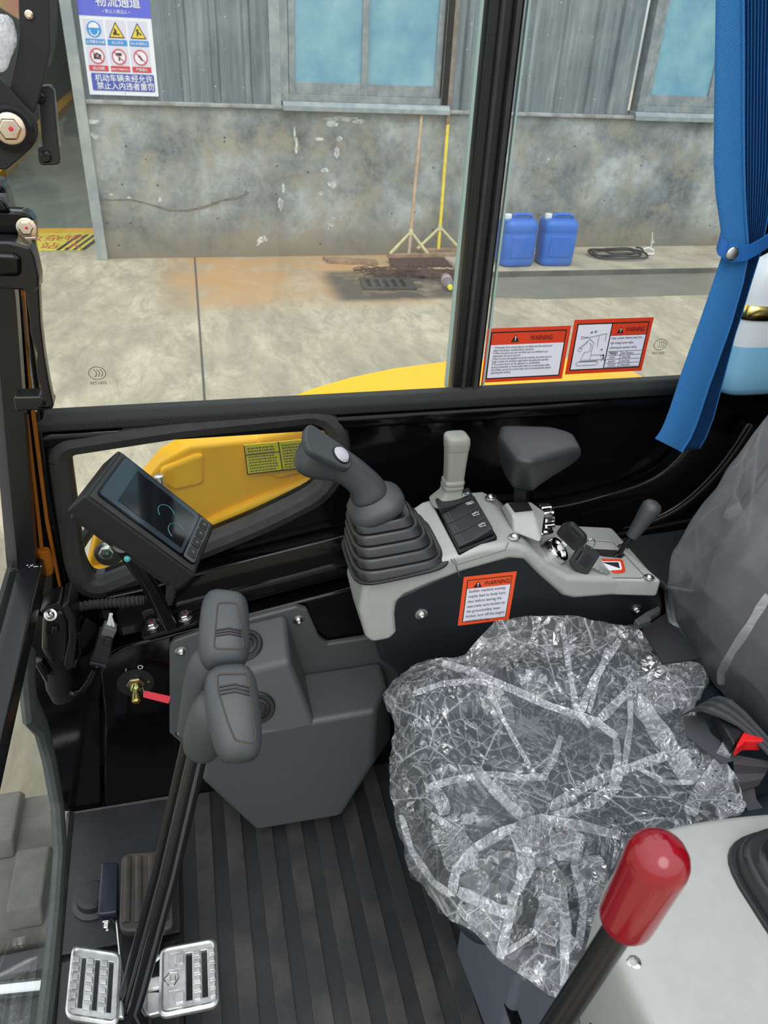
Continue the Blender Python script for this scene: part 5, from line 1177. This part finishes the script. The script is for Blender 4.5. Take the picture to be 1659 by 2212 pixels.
# ---- left edge brackets, latch and handle
lb_ = thing('latch_bracket', 'black steel plate with a large gold hex bolt at the left edge', 'bracket', P(30, 300, Y=.90))
slabp([(-60, 130), (2, 170), (20, 190), (48, 222), (70, 246), (80, 268), (82, 285), (78, 305), (66, 322), (40, 345), (14, 367), (-60, 366)], .895, .006, 'pivot_plate', K['matte'], lb_, .0015)
MB().lathe([(.021, 0), (.021, .003), (.0175, .004), (.0175, .006), (0, .006)], P(24, 278, Y=.895), (.1, -1, .05), 32).build('washer', K['gloss'], lb_)
hexbolt(P(22, 278, Y=.889), (.1, -1, .05), .0098, .011, K['gold'], lb_, mark=K['paint_red'])
lk = thing('link_strap', 'bent black steel strap with a small copper rivet', 'strap', P(60, 240, Y=.91))
slabp([(38, -60), (107, -60), (107, 60), (109, 108), (90, 190), (72, 248), (60, 300), (10, 240), (22, 185), (36, 120), (42, 80)], .906, .005, 'strap_plate', K['matte'], lk, .001)
MB().lathe([(.0038, 0), (.0038, .002), (.0022, .003), (0, .003)], P(63, 32, Y=.906), (0, -1, .1), 16).build('rivet', K['gold'], lk)
cb = thing('window_catch', 'black plastic window catch block with cross-head screws', 'catch', P(105, 350, Y=.94))
slabp([(80, 186), (106, 183), (113, 190), (130, 350), (122, 357), (90, 358), (83, 350), (80, 318), (90, 316)], .935, .016, 'catch_body', K['plast'], cb, .003)
slabp([(110, 190), (116, 194), (131, 350), (126, 356), (120, 356)], .940, .014, 'rear_half', K['gloss'], cb, .001)
for a, b in ((86, 212), (99, 339)):
    MB().lathe([(.0058, 0), (.0056, .002), (.004, .003), (0, .003)], P(a, b, Y=.934), (0, -1, 0), 20).build('screw', K['satin'], cb)
    for an in (.5, 2.07): MB().box(P(a, b, Y=.930), (.007, .001, .0012), Matrix.Rotation(an, 3, 'Y')).build('screw_slot', K['blk'], cb)
fb_ = thing('film_bundle', 'crumpled clear film wrapped at the upper left edge', 'film wrap', P(5, 150, Y=.9))
rings = []
for k in range(9):
    v = k/8; c = P(-4+6*math.sin(v*5), 28+v*130, Y=.90); r = .013*(.6+.5*math.sin(v*3.1))+.002*(k % 2)
    rings.append([c+V((x*(1+.2*noise.noise(V((x*90, y*90, v*9)))), y, 0)) for x, y in circ(18, r, r*.7)])
MB().loft(rings).build('film', K['filmf'], fb_, sub=1)
dh = thing('door_handle', 'black D-shaped grab handle with finger grooves at the left edge', 'handle', P(70, 700, Y=.92))
HY = .915
slabp([(-60, 520), (20, 522), (64, 534), (74, 556), (84, 600), (84, 625), (58, 640), (50, 628), (-60, 622)], HY, .035, 'handle_block', K['satin'], dh, .004)
slabp([(-60, 545), (36, 548), (44, 560), (46, 600), (-60, 600)], HY-.006, .03, 'block_lever', K['gloss'], dh, .006)
slabp([(56, 628), (84, 618), (88, 700), (96, 770), (106, 830), (116, 878), (112, 886), (72, 886), (86, 868), (90, 846), (80, 818), (77, 790), (80, 766), (70, 738), (64, 716), (64, 690), (58, 660)], HY, .020, 'grip_bar', K['satin'], dh, .003)
slabp([(28, 858), (88, 856), (116, 872), (113, 886), (33, 890)], HY, .028, 'handle_foot', K['satin'], dh, .003)
lt_ = thing('latch_plate', 'black latch housing with brassy strike plate and red marked bolt', 'latch', P(60, 520, Y=.95))
slabp([(-60, 452), (52, 458), (68, 468), (74, 482), (76, 530), (-60, 530)], .955, .03, 'housing', K['gloss'], lt_, .006)
slabp([(36, 479), (73, 477), (80, 530), (92, 600), (92, 612), (84, 612), (76, 560), (40, 520)], .950, .003, 'strike_plate', K['goldb'], lt_, .001)
slabp([(40, 514), (76, 511), (80, 520), (44, 522)], .946, .006, 'plate_fold', K['gold'], lt_, .001)
hexbolt(P(57, 492, Y=.949), (0, -1, .1), .0072, .006, K['gold'], lt_, mark=K['paint_red'])
slabp([(-40, 420), (4, 430), (16, 448), (20, 462), (-40, 462)], .95, .02, 'glossy_boss', K['gloss'], lt_, .005)

# ---- curtain
cu = thing('curtain', 'bright blue pleated side curtain gathered by a tie', 'curtain', P(1470, 975, Y=.99))
KEYS = [(-420, 1552, 1606, 1705), (0, 1548, 1604, 1685), (120, 1546, 1605, 1680), (250, 1544, 1605, 1676), (350, 1543, 1606, 1672), (420, 1547, 1608, 1665), (480, 1556, 1611, 1656), (530, 1562, 1615, 1646), (555, 1560, 1613, 1638), (600, 1545, 1602, 1622), (700, 1511, 1568, 1588), (800, 1475, 1532, 1562), (880, 1449, 1506, 1541), (920, 1434, 1490, 1526), (935, 1426, 1480, 1518), (948, 1416, 1472, 1510)]
def ck(y):
    for i in range(len(KEYS)-1):
        a, b = KEYS[i], KEYS[i+1]
        if a[0] <= y <= b[0]:
            t = (y-a[0])/(b[0]-a[0]); return [a[j]*(1-t)+b[j]*t for j in (1, 2, 3)]
    return KEYS[-1][1:]
CYv = .955
NV = 120
ys = [-420+(948+420)*j/NV for j in range(NV+1)]
def cpt(j, px, dy, py_add=0): return P(px, ys[j]+py_add, Y=CYv+dy)
# front hem panel, with thickness
g = MB(); rings = []
for j in range(NV+1):
    L_, S_, R2 = ck(ys[j]); sl = (S_-L_)*.50*min(1, max(0, (ys[j]-520)/150)) if ys[j] > 520 else (S_-L_)*.02
    ring = [cpt(j, L_+(S_-L_)*k/6, -.004*math.sin(math.pi*k/6), sl*k/6) for k in range(7)]
    rings.append(ring + [p+V((0, .0018, 0)) for p in ring[::-1]])
KCU = K['blue']; n_ = KCU.node_tree
def add_weave(m_, ang):
    n_ = m_.node_tree; t = n_.nodes.new('ShaderNodeTexCoord'); mp = n_.nodes.new('ShaderNodeMapping'); mp.inputs['Rotation'].default_value = (0, ang, 0)
    w = n_.nodes.new('ShaderNodeTexWave'); w.bands_direction = 'Z'; w.inputs['Scale'].default_value = 210; w.inputs['Distortion'].default_value = .3
    n_.links.new(t.outputs['Object'], mp.inputs[0]); n_.links.new(mp.outputs[0], w.inputs[0])
    bumpn(n_, n_.nodes['Principled BSDF'], w.outputs[1], .9, .0008)
    n_.links.new(mixc(n_, (.012, .135, .40), (.03, .24, .58), w.outputs[1]), n_.nodes['Principled BSDF'].inputs['Base Color'])
add_weave(KCU, math.radians(14))
MB().loft(rings).build('front_hem', KCU, cu, ang=70)
MB().tube([cpt(j, ck(ys[j])[1], -.0015, (ck(ys[j])[1]-ck(ys[j])[0])*(.50*min(1, max(0, (ys[j]-520)/150)) if ys[j] > 520 else .02)) for j in range(NV+1)], .0022, 6).build('hem_edge', KCU, cu)
NF = 11; g = MB(); nu = NF*2
def pleat(u, v):
    j = min(NV, int(round(v*NV))); L_, S_, R2 = ck(ys[j]); i = int(round(u*nu)); px = S_-4+(R2-S_+4)*u
    dy = .004+(.0 if i % 2 == 0 else .0075) + .006*u
    return P(px+(0 if i % 2 == 0 else -(R2-S_)*.01), ys[j]+(28*min(1, max(0, (ys[j]-520)/150)))*(1-u*.25), Y=CYv+dy)
g.grid(pleat, nu, NV); pl_ = g.build('pleats', KCU, cu, ang=20); so = pl_.modifiers.new('solid', 'SOLIDIFY'); so.thickness = .0012
ct = thing('curtain_tie', 'dark blue strap with silver snap around the curtain', 'curtain tie', P(1582, 547, Y=.96))
tp = [(1553, 520, .962), (1556, 532, .952), (1570, 543, .945), (1590, 548, .942), (1615, 546, .943), (1638, 534, .948), (1662, 518, .958), (1700, 490, .98)]
MB().strip([P(a, b, Y=y) for a, b, y in tp], [V((0, 0, .022))]*len(tp), .001).build('strap', K['blued'], ct)
MB().strip([P(a, b, Y=y-.002) for a, b, y in tp[2:4]], [V((0, 0, .024))]*2, .001).build('strap_end', K['blued'], ct)
snc = P(1582, 548, Y=.938)
MB().lathe([(.0088, 0), (.0088, .0015), (.0075, .0028), (.004, .0034), (0, .0035)], snc, (-.1, -1, .1), 28).build('snap_button', K['steel'], ct)
# ---- washer bottle
wb = thing('washer_bottle', 'translucent white washer bottle half full of blue liquid', 'bottle', P(1600, 850, Y=.99))
def br_(px0, px1, py, z_, Y=.985, d=.035, pw=.5):
    a = P(px0, py, Y=Y); b = P(px1, py, Y=Y); c = (a+b)/2; return c, (b-a).length/2
rings = []
bz0 = P(1560, 862, Y=.985).z
spec = [(0, .060, .03), (.004, .072, .036), (.015, .080, .042), (.04, .082, .043), (.085, .082, .043), (.125, .080, .043), (.165, .078, .042), (.19, .073, .040), (.21, .060, .034), (.222, .040, .026), (.228, .02, .016)]
bcx = P(1557, 815, Y=1.0).x+.0815
def bring(h, w, d): return [V((bcx+x, 1.014+y*.7, bz0+h)) for x, y in circ(32, w, d, .55)]
MB().loft([bring(*q) for q in spec[:5]]).build('liquid_part', K['liquid'], wb, ang=60)
MB().loft([bring(*q) for q in spec[4:]]).build('upper_part', K['bottlew'], wb, ang=60)
MB().span((bcx-.015, 1.030, bz0+.125), (bcx+.015, 1.045, bz0+.155)).build('strap_bracket', K['gold'], wb)
sb_ = [bring(.128, .0815, .0465), bring(.150, .0805, .0460)]
MB().loft([sb_[0], sb_[1]], caps=False).build('metal_strap', K['goldb'], wb).modifiers.new('solid', 'SOLIDIFY').thickness = .0015

# ---- seat
st = thing('operator_seat', 'dark vinyl operator seat with tall backrest', 'seat', (.45, .55, .45))
def rbox(x0, x1, y0, y1, z0, z1, nm, m_, par, bev=.03, tilt=0):
    o = MB().span((x0, y0, z0), (x1, y1, z1)); o.v = [V((v.x, v.y, v.z+tilt*(v.x-x0))) for v in o.v]
    return o.build(nm, m_, par, bevel=bev, seg=5)
rbox(.30, .72, .47, .72, .80, .900, 'cushion_centre', K['seat'], st, .03)
rbox(.262, .72, .690, .782, .80, .925, 'side_bolster', K['seat'], st, .035)
rbox(.262, .72, .415, .500, .80, .925, 'side_bolster', K['seat'], st, .035)
rbox(.235, .34, .430, .770, .785, .912, 'front_roll', K['seat'], st, .045)
rbox(.32, .70, .44, .74, .56, .80, 'seat_base', K['seatbase'], st, .012)
MB().prism([V((.345, .25, .45)), V((.322, .62, .45)), V((.322, .62, .80)), V((.335, .25, .80))], (.36, 0, 0)).build('base_box', K['seatbase'], st, bevel=.01)
rs_ = [V((P(a, b, Z=.62).x, P(a, b, Z=.62).y, .62)) for a, b in ((1111, 2110), (1088, 2170), (1110, 2235), (1142, 2190), (1132, 2140))]
MB().prism(rs_, (0, 0, .006)).build('side_bracket', K['gloss'], st, bevel=.001)
FAR = [(.690, .787, .93), (.655, .785, 1.02), (.650, .782, 1.08), (.665, .780, 1.14), (.690, .779, 1.20), (.715, .777, 1.27), (.745, .775, 1.34), (.79, .77, 1.45), (.84, .76, 1.58)]
def far(v):
    t = v*(len(FAR)-1); i = min(len(FAR)-2, int(t)); t -= i; return V(FAR[i]).lerp(V(FAR[i+1]), t)
rings = []
for k in range(17):
    p = far(k/16); hw = .205; ring = []
    for a, b in circ(28, 1, 1, .45): ring.append(V((p.x+.030+.05+a*.05, p.y-.012-hw+b*hw, p.z)))
    rings.append(ring)
MB().loft(rings).build('backrest', K['seatb'], st, ang=60)
# clear film over the backrest
from mathutils.bvhtree import BVHTree
def ridge(p, f): return 1-abs(noise.noise(V(p)*f))*2
def wrk(p): return .62*ridge(p, 8)+.28*ridge(p, 19)+.10*ridge(p, 45)
bf = thing('backrest_film', 'dull clear plastic film wrapped over the tall seat backrest', 'plastic cover', (.70, .6, .93))
def bfp(u, v):
    p = far(v); w = .16
    if u < w: q = (1-u/w); x = p.x-.004+.075*q**1.6; y = p.y+.018*(1-(1-q)**2)
    else: x = p.x-.004-.004*math.sin((u-w)*7); y = p.y-(u-w)*.50
    s = V((x, y, p.z)); n = noise.noise(V((x*4, y*11, p.z*4)))+.5*noise.noise(V((x*8, y*26, p.z*9+2))); s.x -= .006*n; s.y += .006*noise.noise(V((x*30, 4, p.z*22)))*(1 if u < .25 else .3)
    if v < .02: s.z += .008*noise.noise(V((y*40, 1, 2)))
    return s
BG = MB().grid(bfp, 90, 120); BG.build('film_sheet', K['filmb'], bf)
BB = BVHTree.FromPolygons(BG.v, BG.f)
def drape(bv, pts, lift=.004, zdef=.95):
    out = []
    dense = []
    for i in range(len(pts)-1):
        for k in range(6): t = k/6; dense.append((pts[i][0]*(1-t)+pts[i+1][0]*t, pts[i][1]*(1-t)+pts[i+1][1]*t))
    dense.append(pts[-1])
    for a, b in dense:
        d = ray(a, b).normalized(); h = bv.ray_cast(EYE, d)
        out.append((h[0] if h[0] else (out[-1]+lift*d if out else P(a, b, Z=zdef))) - d*lift)
    return out
def fold(bv, pts, w, nm, par, m_, lift=.004, w2=None):
    q = drape(bv, pts, lift); ws_ = []
    for i, p in enumerate(q):
        t = (q[min(i+1, len(q)-1)]-q[max(i-1, 0)]).normalized(); n = (EYE-p).normalized(); ww = w if w2 is None else w+(w2-w)*i/(len(q)-1)
        s = t.cross(n).normalized(); s = (s + n*.25*math.sin(i*.55+len(pts))).normalized(); e_ = min(1, .75+min(i, len(q)-1-i)/10); ws_.append(s*ww*e_*(1+.10*math.sin(i*.9)))
    MB().strip(q, ws_, .0004).build(nm, m_, par)
K['fold'] = film_mat('folded_film_edge', .10, .5, 26, (.85, .88, .92), .6, .1, .6)
K['foldb'] = film_mat('folded_dull_film', .17, .12, 12, (.72, .74, .76), .05, .3, .3)
fold(BB, [(1659, 1285), (1620, 1350), (1580, 1410), (1556, 1455), (1558, 1478)], .010, 'film_fold', bf, K['foldb'])
fold(BB, [(1500, 1440), (1540, 1480), (1590, 1540), (1650, 1608)], .022, 'film_fold', bf, K['foldb'])
fold(BB, [(1440, 1190), (1475, 1120), (1530, 1030), (1580, 950), (1640, 860)], .008, 'film_fold', bf, K['filmb'])
fold(BB, [(1432, 1215), (1430, 1280), (1442, 1325), (1470, 1380)], .012, 'film_fold', bf, K['foldb'])
# clear film bag over the cushion
sf = thing('cushion_film', 'crumpled shiny clear plastic bag over the seat cushion', 'plastic cover', (.42, .58, .93))
OUT = [(845, 1540, .90), (826, 1515, .90), (858, 1470, .915), (900, 1437, .93), (945, 1430, .935), (1000, 1418, .94), (1050, 1362, 'y'), (1110, 1342, 'y'), (1185, 1335, 'y'), (1260, 1336, 'y'), (1330, 1350, 'y'), (1390, 1372, .94), (1425, 1412, .94), (1470, 1425, .94), (1512, 1440, .945), (1522, 1490, .945), (1500, 1530, .94), (1510, 1600, .93), (1560, 1640, .94), (1592, 1700, .94), (1596, 1760, .94), (1520, 1790, .935), (1450, 1850, .93), (1400, 1950, .92), (1340, 2080, .91), (1290, 2180, .90), (1215, 2165, .895), (1130, 2125, .895), (1075, 2085, .90), (1020, 2020, .90), (960, 1975, .895), (900, 1905, .885), (868, 1820, .88), (850, 1740, .875), (842, 1650, .88), (852, 1590, .885)]
OV = [P(a, b, Y=.784) if z == 'y' else P(a, b, Z=z) for a, b, z in OUT]
CE = V((.43, .58, .93)); NO = len(OV)
def rim(t):
    t = (t % 1)*NO; i = int(t); f = t-i; p0, p1, p2, p3 = [OV[(i+k-1) % NO] for k in range(4)]
    return .5*((2*p1)+(p2-p0)*f+(2*p0-5*p1+4*p2-p3)*f*f+(3*p1-p0-3*p2+p3)*f**3)
def topz(x, y):
    return .905 + .028*math.exp(-((y-.735)/.05)**2) + .028*math.exp(-((y-.455)/.05)**2) + .010*math.exp(-((x-.28)/.05)**2)
def bagp(u, v):
    r = v; o = rim(u); p = CE.lerp(o, r)
    zt = topz(p.x, p.y)+.008; e = max(0, (r-.80)/.20); p.z = zt*(1-e*e)+o.z*e*e
    p.z = max(p.z, zt if r < .85 else 0)
    n = wrk(V((p.x, p.y*1.1, 5))); amp = .016*min(1, r*1.6); near_ = 1+1.3*max(0, (.52-p.y)/.2)
    p.z += amp*(n-.45)*near_
    p.x += .006*noise.noise(V((p.x*30, p.y*30, 1)))*r; p.y += .006*noise.noise(V((p.x*30, p.y*30, 9)))*r*(1 if p.y < .74 else .2)
    return p
rj = random.Random(3); JT = {}
def bagj(u, v):
    k = (round((u % 1)*132), round(v*40))
    if k not in JT: JT[k] = (rj.uniform(-.42, .42)/132, rj.uniform(-.42, .42)/40, rj.uniform(-1, 1))
    a, b, c = JT[k]; inn = 0 if v < .02 or v > .99 else 1
    p = bagp(u+a*inn, min(1, v+b*inn)); mk = min(1, max(.06, (noise.noise(V((p.x*7, p.y*7, 4.2)))+.12)*3.2)); p.z += .0042*c*mk*(1+.8*max(0, (.52-p.y)/.2))*inn; return p
SG = MB().grid(bagj, 132, 40)
SG.f = [t for q in SG.f for t in (((q[0], q[1], q[2]), (q[0], q[2], q[3])) if (q[0]*7+q[1]) % 2 else ((q[0], q[1], q[3]), (q[1], q[2], q[3])))]
SG.build('film_sheet', K['film'], sf, ang=9)
# skirt of the bag folding under
def skp(u, v):
    o = bagp(u, 1.0); c = V((CE.x, CE.y, o.z)); d = (c-o); d.z = 0; d.normalize()
    q = o + d*(.035*v) + V((0, 0, -.05*v - .012*math.sin(v*3)*noise.noise(V((u*60, v*3, 2))))); q += V((noise.noise(V((u*70, v*4, 5))), noise.noise(V((u*70, v*4, 8))), 0))*.008; return q
MB().grid(skp, 120, 6).build('film_skirt', K['film'], sf, ang=12)
SB = BVHTree.FromPolygons(SG.v, SG.f)
for pts, w in (
    ([(955, 1432), (1010, 1448), (1060, 1468), (1180, 1522), (1290, 1560), (1332, 1592)], .014),
    ([(1213, 1342), (1222, 1400), (1234, 1470), (1248, 1540), (1275, 1572)], .010),
    ([(1338, 1382), (1300, 1440), (1268, 1500), (1252, 1545)], .013), ([(1312, 1400), (1290, 1470), (1272, 1540)], .008),
    ([(1440, 1440), (1390, 1470), (1340, 1510), (1290, 1560)], .016), ([(1330, 1595), (1335, 1640), (1322, 1700), (1250, 1745), (1180, 1775)], .012),
    ([(1058, 1490), (1090, 1560), (1130, 1630), (1158, 1680)], .008), ([(890, 1500), (950, 1478), (1020, 1470), (1060, 1478), (1058, 1510)], .010),
    ([(925, 1700), (990, 1682), (1060, 1672), (1120, 1680), (1175, 1678), (1196, 1640), (1212, 1590)], .011),
    ([(1186, 1745), (1280, 1690), (1370, 1655), (1440, 1632), (1510, 1625)], .015), ([(1190, 1760), (1290, 1740), (1340, 1700)], .010),
    ([(975, 1935), (985, 1880), (1030, 1830), (1090, 1795), (1170, 1768), (1260, 1785), (1340, 1806)], .014),
    ([(990, 1925), (1030, 1945), (1075, 1965), (1110, 1975)], .016), ([(1080, 2070), (1096, 2000), (1112, 1930), (1150, 1865), (1185, 1860), (1212, 1900), (1222, 1990), (1218, 2130)], .013),
    ([(1370, 1505), (1410, 1560), (1450, 1620), (1500, 1690)], .034), ([(1580, 1600), (1545, 1660), (1500, 1730), (1490, 1760)], .020),
    ([(1360, 1470), (1362, 1560), (1350, 1650), (1320, 1720)], .010), ([(1500, 1690), (1440, 1690), (1380, 1660)], .008),
    ([(866, 1760), (890, 1840), (935, 1905), (975, 1935)], .010), ([(1090, 2060), (1150, 2020), (1190, 1960)], .007),
    ([(1250, 1800), (1240, 1870), (1262, 1950), (1250, 2050)], .010), ([(1045, 1680), (1100, 1740), (1130, 1765)], .016),
    ([(930, 1760), (990, 1800), (1010, 1850)], .012), ([(1130, 1000+780), (1140, 1830), (1120, 1900)], .012)):
    fold(SB, pts, w*.78, 'film_fold', sf, K['fold'], lift=.004)
for pts, w in (([(1375, 1520), (1410, 1508), (1450, 1500), (1480, 1480)], .045), ([(1500, 1640), (1540, 1690), (1570, 1730), (1585, 1760)], .034), ([(955, 1770), (985, 1830), (1010, 1880)], .038),
    ([(1110, 1830), (1180, 1810), (1260, 1830)], .036), ([(1270, 1850), (1285, 1920), (1290, 2000)], .034), ([(1060, 1690), (1110, 1740), (1150, 1765)], .022), ([(1180, 1880), (1190, 1960), (1180, 2040)], .026), ([(930, 1700), (955, 1730), (960, 1760)], .016), ([(1000, 1940), (1050, 1985), (1100, 2010)], .030)):
    fold(SB, pts, w, 'film_sheen', sf, K['glint'], lift=.0025)  # added glossy strips laid where bright highlights sit on the bag
# ---- belts and buckle
bt_ = thing('seat_belt', 'dark grey seat belt webbing looped beside the buckle', 'seat belt', (.62, .60, .93))
def zs(px, z, dz, nm, m_, par, bev=.0): return MB().prism([P(a, b, Z=z) for a, b in px], (0, 0, dz)).build(nm, m_, par, bevel=bev)
zs([(1386, 1362), (1445, 1322), (1510, 1425), (1432, 1436)], .945, .003, 'stitched_webbing', K['webb'], bt_)
ll = [((1473, 1546), (1538, 1508)), ((1492, 1537), (1556, 1504)), ((1515, 1536), (1580, 1512)), ((1555, 1550), (1612, 1540)), ((1595, 1571), (1650, 1582)), ((1630, 1602), (1690, 1625)), ((1662, 1635), (1720, 1670))]
zz_ = [.955, .972, .98, .978, .972, .966, .96]
for u0, u1, m_ in ((0, .18, K['webb']), (.18, .34, K['belt2']), (.34, .5, K['webb']), (.5, .66, K['belt2']), (.66, .82, K['webb']), (.82, 1, K['belt2'])):
    A = [P(a[0], a[1], Z=z) for (a, b), z in zip(ll, zz_)]; B = [P(b[0], b[1], Z=z) for (a, b), z in zip(ll, zz_)]
    MB().strip([p.lerp(q, (u0+u1)/2) for p, q in zip(A, B)], [(q-p)*(u1-u0) for p, q in zip(A, B)], .0008).build('webbing_stripe', m_, bt_)
l2 = [((1476, 1548), (1520, 1545)), ((1482, 1590), (1536, 1585)), ((1520, 1620), (1570, 1615)), ((1560, 1650), (1600, 1640))]
MB().strip([(P(a[0], a[1], Z=.945)+P(b[0], b[1], Z=.945))/2 for a, b in l2], [P(b[0], b[1], Z=.945)-P(a[0], a[1], Z=.945) for a, b in l2], .0008).build('under_webbing', K['belt2'], bt_)
for k in range(4):
    f0 = k/4; f1 = (k+1)/4; e = lambda f: ((1583+4*f, 1632+84*f), (1668-30*f, 1648+50*f))
    zs([e(f0)[0], e(f0)[1], e(f1)[1], e(f1)[0]], .944, .002, 'webbing_stripe', K['belt2'] if k % 2 == 0 else K['webb'], bt_)
MB().strip([P(1612, 1700, Z=.94), P(1618, 1730, Z=.93), P(1640, 1760, Z=.92)], [V((.02, 0, 0))]*3, .0008).build('webbing_tail', K['belt2'], bt_)
bu = thing('belt_buckle', 'black seat belt buckle with bright red release button', 'buckle', P(1590, 1600, Z=.95))
zs([(1532, 1556), (1570, 1548), (1640, 1596), (1640, 1608), (1598, 1604), (1576, 1632)], .948, .020, 'buckle_body', K['plast'], bu, .003)
zs([(1598, 1601), (1632, 1599), (1642, 1610), (1640, 1622), (1604, 1622), (1585, 1636), (1582, 1630)], .952, .018, 'release_button', K['red'], bu, .002)
hg = thing('armrest_hinge', 'small grey plastic hinge bracket behind the console end', 'bracket', P(1395, 1340, Z=.96))
lp = [(1366, 1352), (1392, 1334), (1420, 1320), (1424, 1330), (1402, 1345), (1404, 1352), (1388, 1358), (1376, 1362)]
zs(lp, .972, .012, 'bracket_body', K['rail'], hg, .002)
# ---- left console in the near right corner
lc = thing('left_console', 'pale grey left control console in the near right corner', 'console', (.42, .26, .80))
tp_ = [(1296, 1945), (1312, 1895), (1345, 1840), (1392, 1796), (1472, 1773), (1576, 1757), (1900, 1730), (2300, 2100), (2100, 2700), (1600, 2620), (1460, 2340), (1395, 2212), (1345, 2108), (1322, 2050)]
TPV = [P(a, b, Z=1.085) for a, b in tp_]; c0_ = sum(TPV, V((0, 0, 0)))/len(TPV)
rings = []
for s_, z in ((.90, .92), (.985, 1.0), (1.0, 1.04), (1.0, 1.066), (.985, 1.079), (.95, 1.086), (.90, 1.088), (.5, 1.088)):
    rp2 = roundpoly([((p-c0_)*s_+c0_).to_2d() for p in TPV], .02, 3); rings.append([V((x, y, z)) for x, y in rp2])
MB().loft(rings).build('console_shell', K['shell'], lc, ang=60)
screw(P(1368, 2085, Z=1.083), (-.25, -.05, 1), .0068, K['steel'], lc)
zs([(1300, 2090), (1330, 2075), (1420, 2260), (1260, 2260)], .95, .02, 'lower_panel', K['plast'], lc, .004)
lj = thing('left_joystick_boot', 'black ribbed rubber boot of the left joystick', 'joystick boot', (.49, .27, 1.085))
rings = []
bc2 = V((.492, .268, 1.088))
for k in range(5):
    w = .074-.0095*k; cc = bc2+V((.010*k, 0, .022*k))
    for dz, ww in ((0, w), (.016, w-.002), (.020, w-.006), (.019, w-.014)):
        rings.append([cc+V((x, y, dz)) for x, y in circ(36, ww, ww, .5)])
MB().loft(rings).build('bellows', K['boot'], lj, bevel=.0015, ang=40)
MB().loft([[bc2+V((x, y, -.002)) for x, y in circ(36, .079, .079, .5)], [bc2+V((x, y, .004)) for x, y in circ(36, .078, .078, .5)]]).build('boot_flange', K['boot'], lj, bevel=.001)
rl = thing('safety_lock_lever', 'black rod lever with a glossy red rounded knob', 'lever', P(1200, 2212, Y=.22))
RY = .222
k0 = P(1349, 1990, Y=RY); k1_ = P(1431, 1838, Y=RY); ax = k1_-k0; L = ax.length; kr_ = .0185
MB().lathe([(.0125, -.001), (.0145, -.002), (.0165, .002), (.0170, .006), (kr_*.96, L*.5), (kr_, L*.82)]+[(kr_*math.cos(a), L*.86+kr_*math.sin(a)) for a in [math.radians(q) for q in (0, 15, 30, 45, 60, 72, 82, 90)]], k0, ax, 40).build('red_knob', K['redk'], rl, ang=70)
MB().tube([P(1352, 1984, Y=RY), P(1270, 2110, Y=RY), P(1195, 2225, Y=RY), P(1120, 2340, Y=RY), P(1060, 2440, Y=RY)], (.0098, .0082), 20, power=.8).build('lever_rod', K['satin'], rl, ang=60)
MB().prism([V((.40, .15, .45)), V((.40, .235, .45)), V((.40, .235, .92)), V((.40, .15, .92))], (.10, 0, 0)).build('console_post', K['rail'], label='dark post under the left console', cat='post')
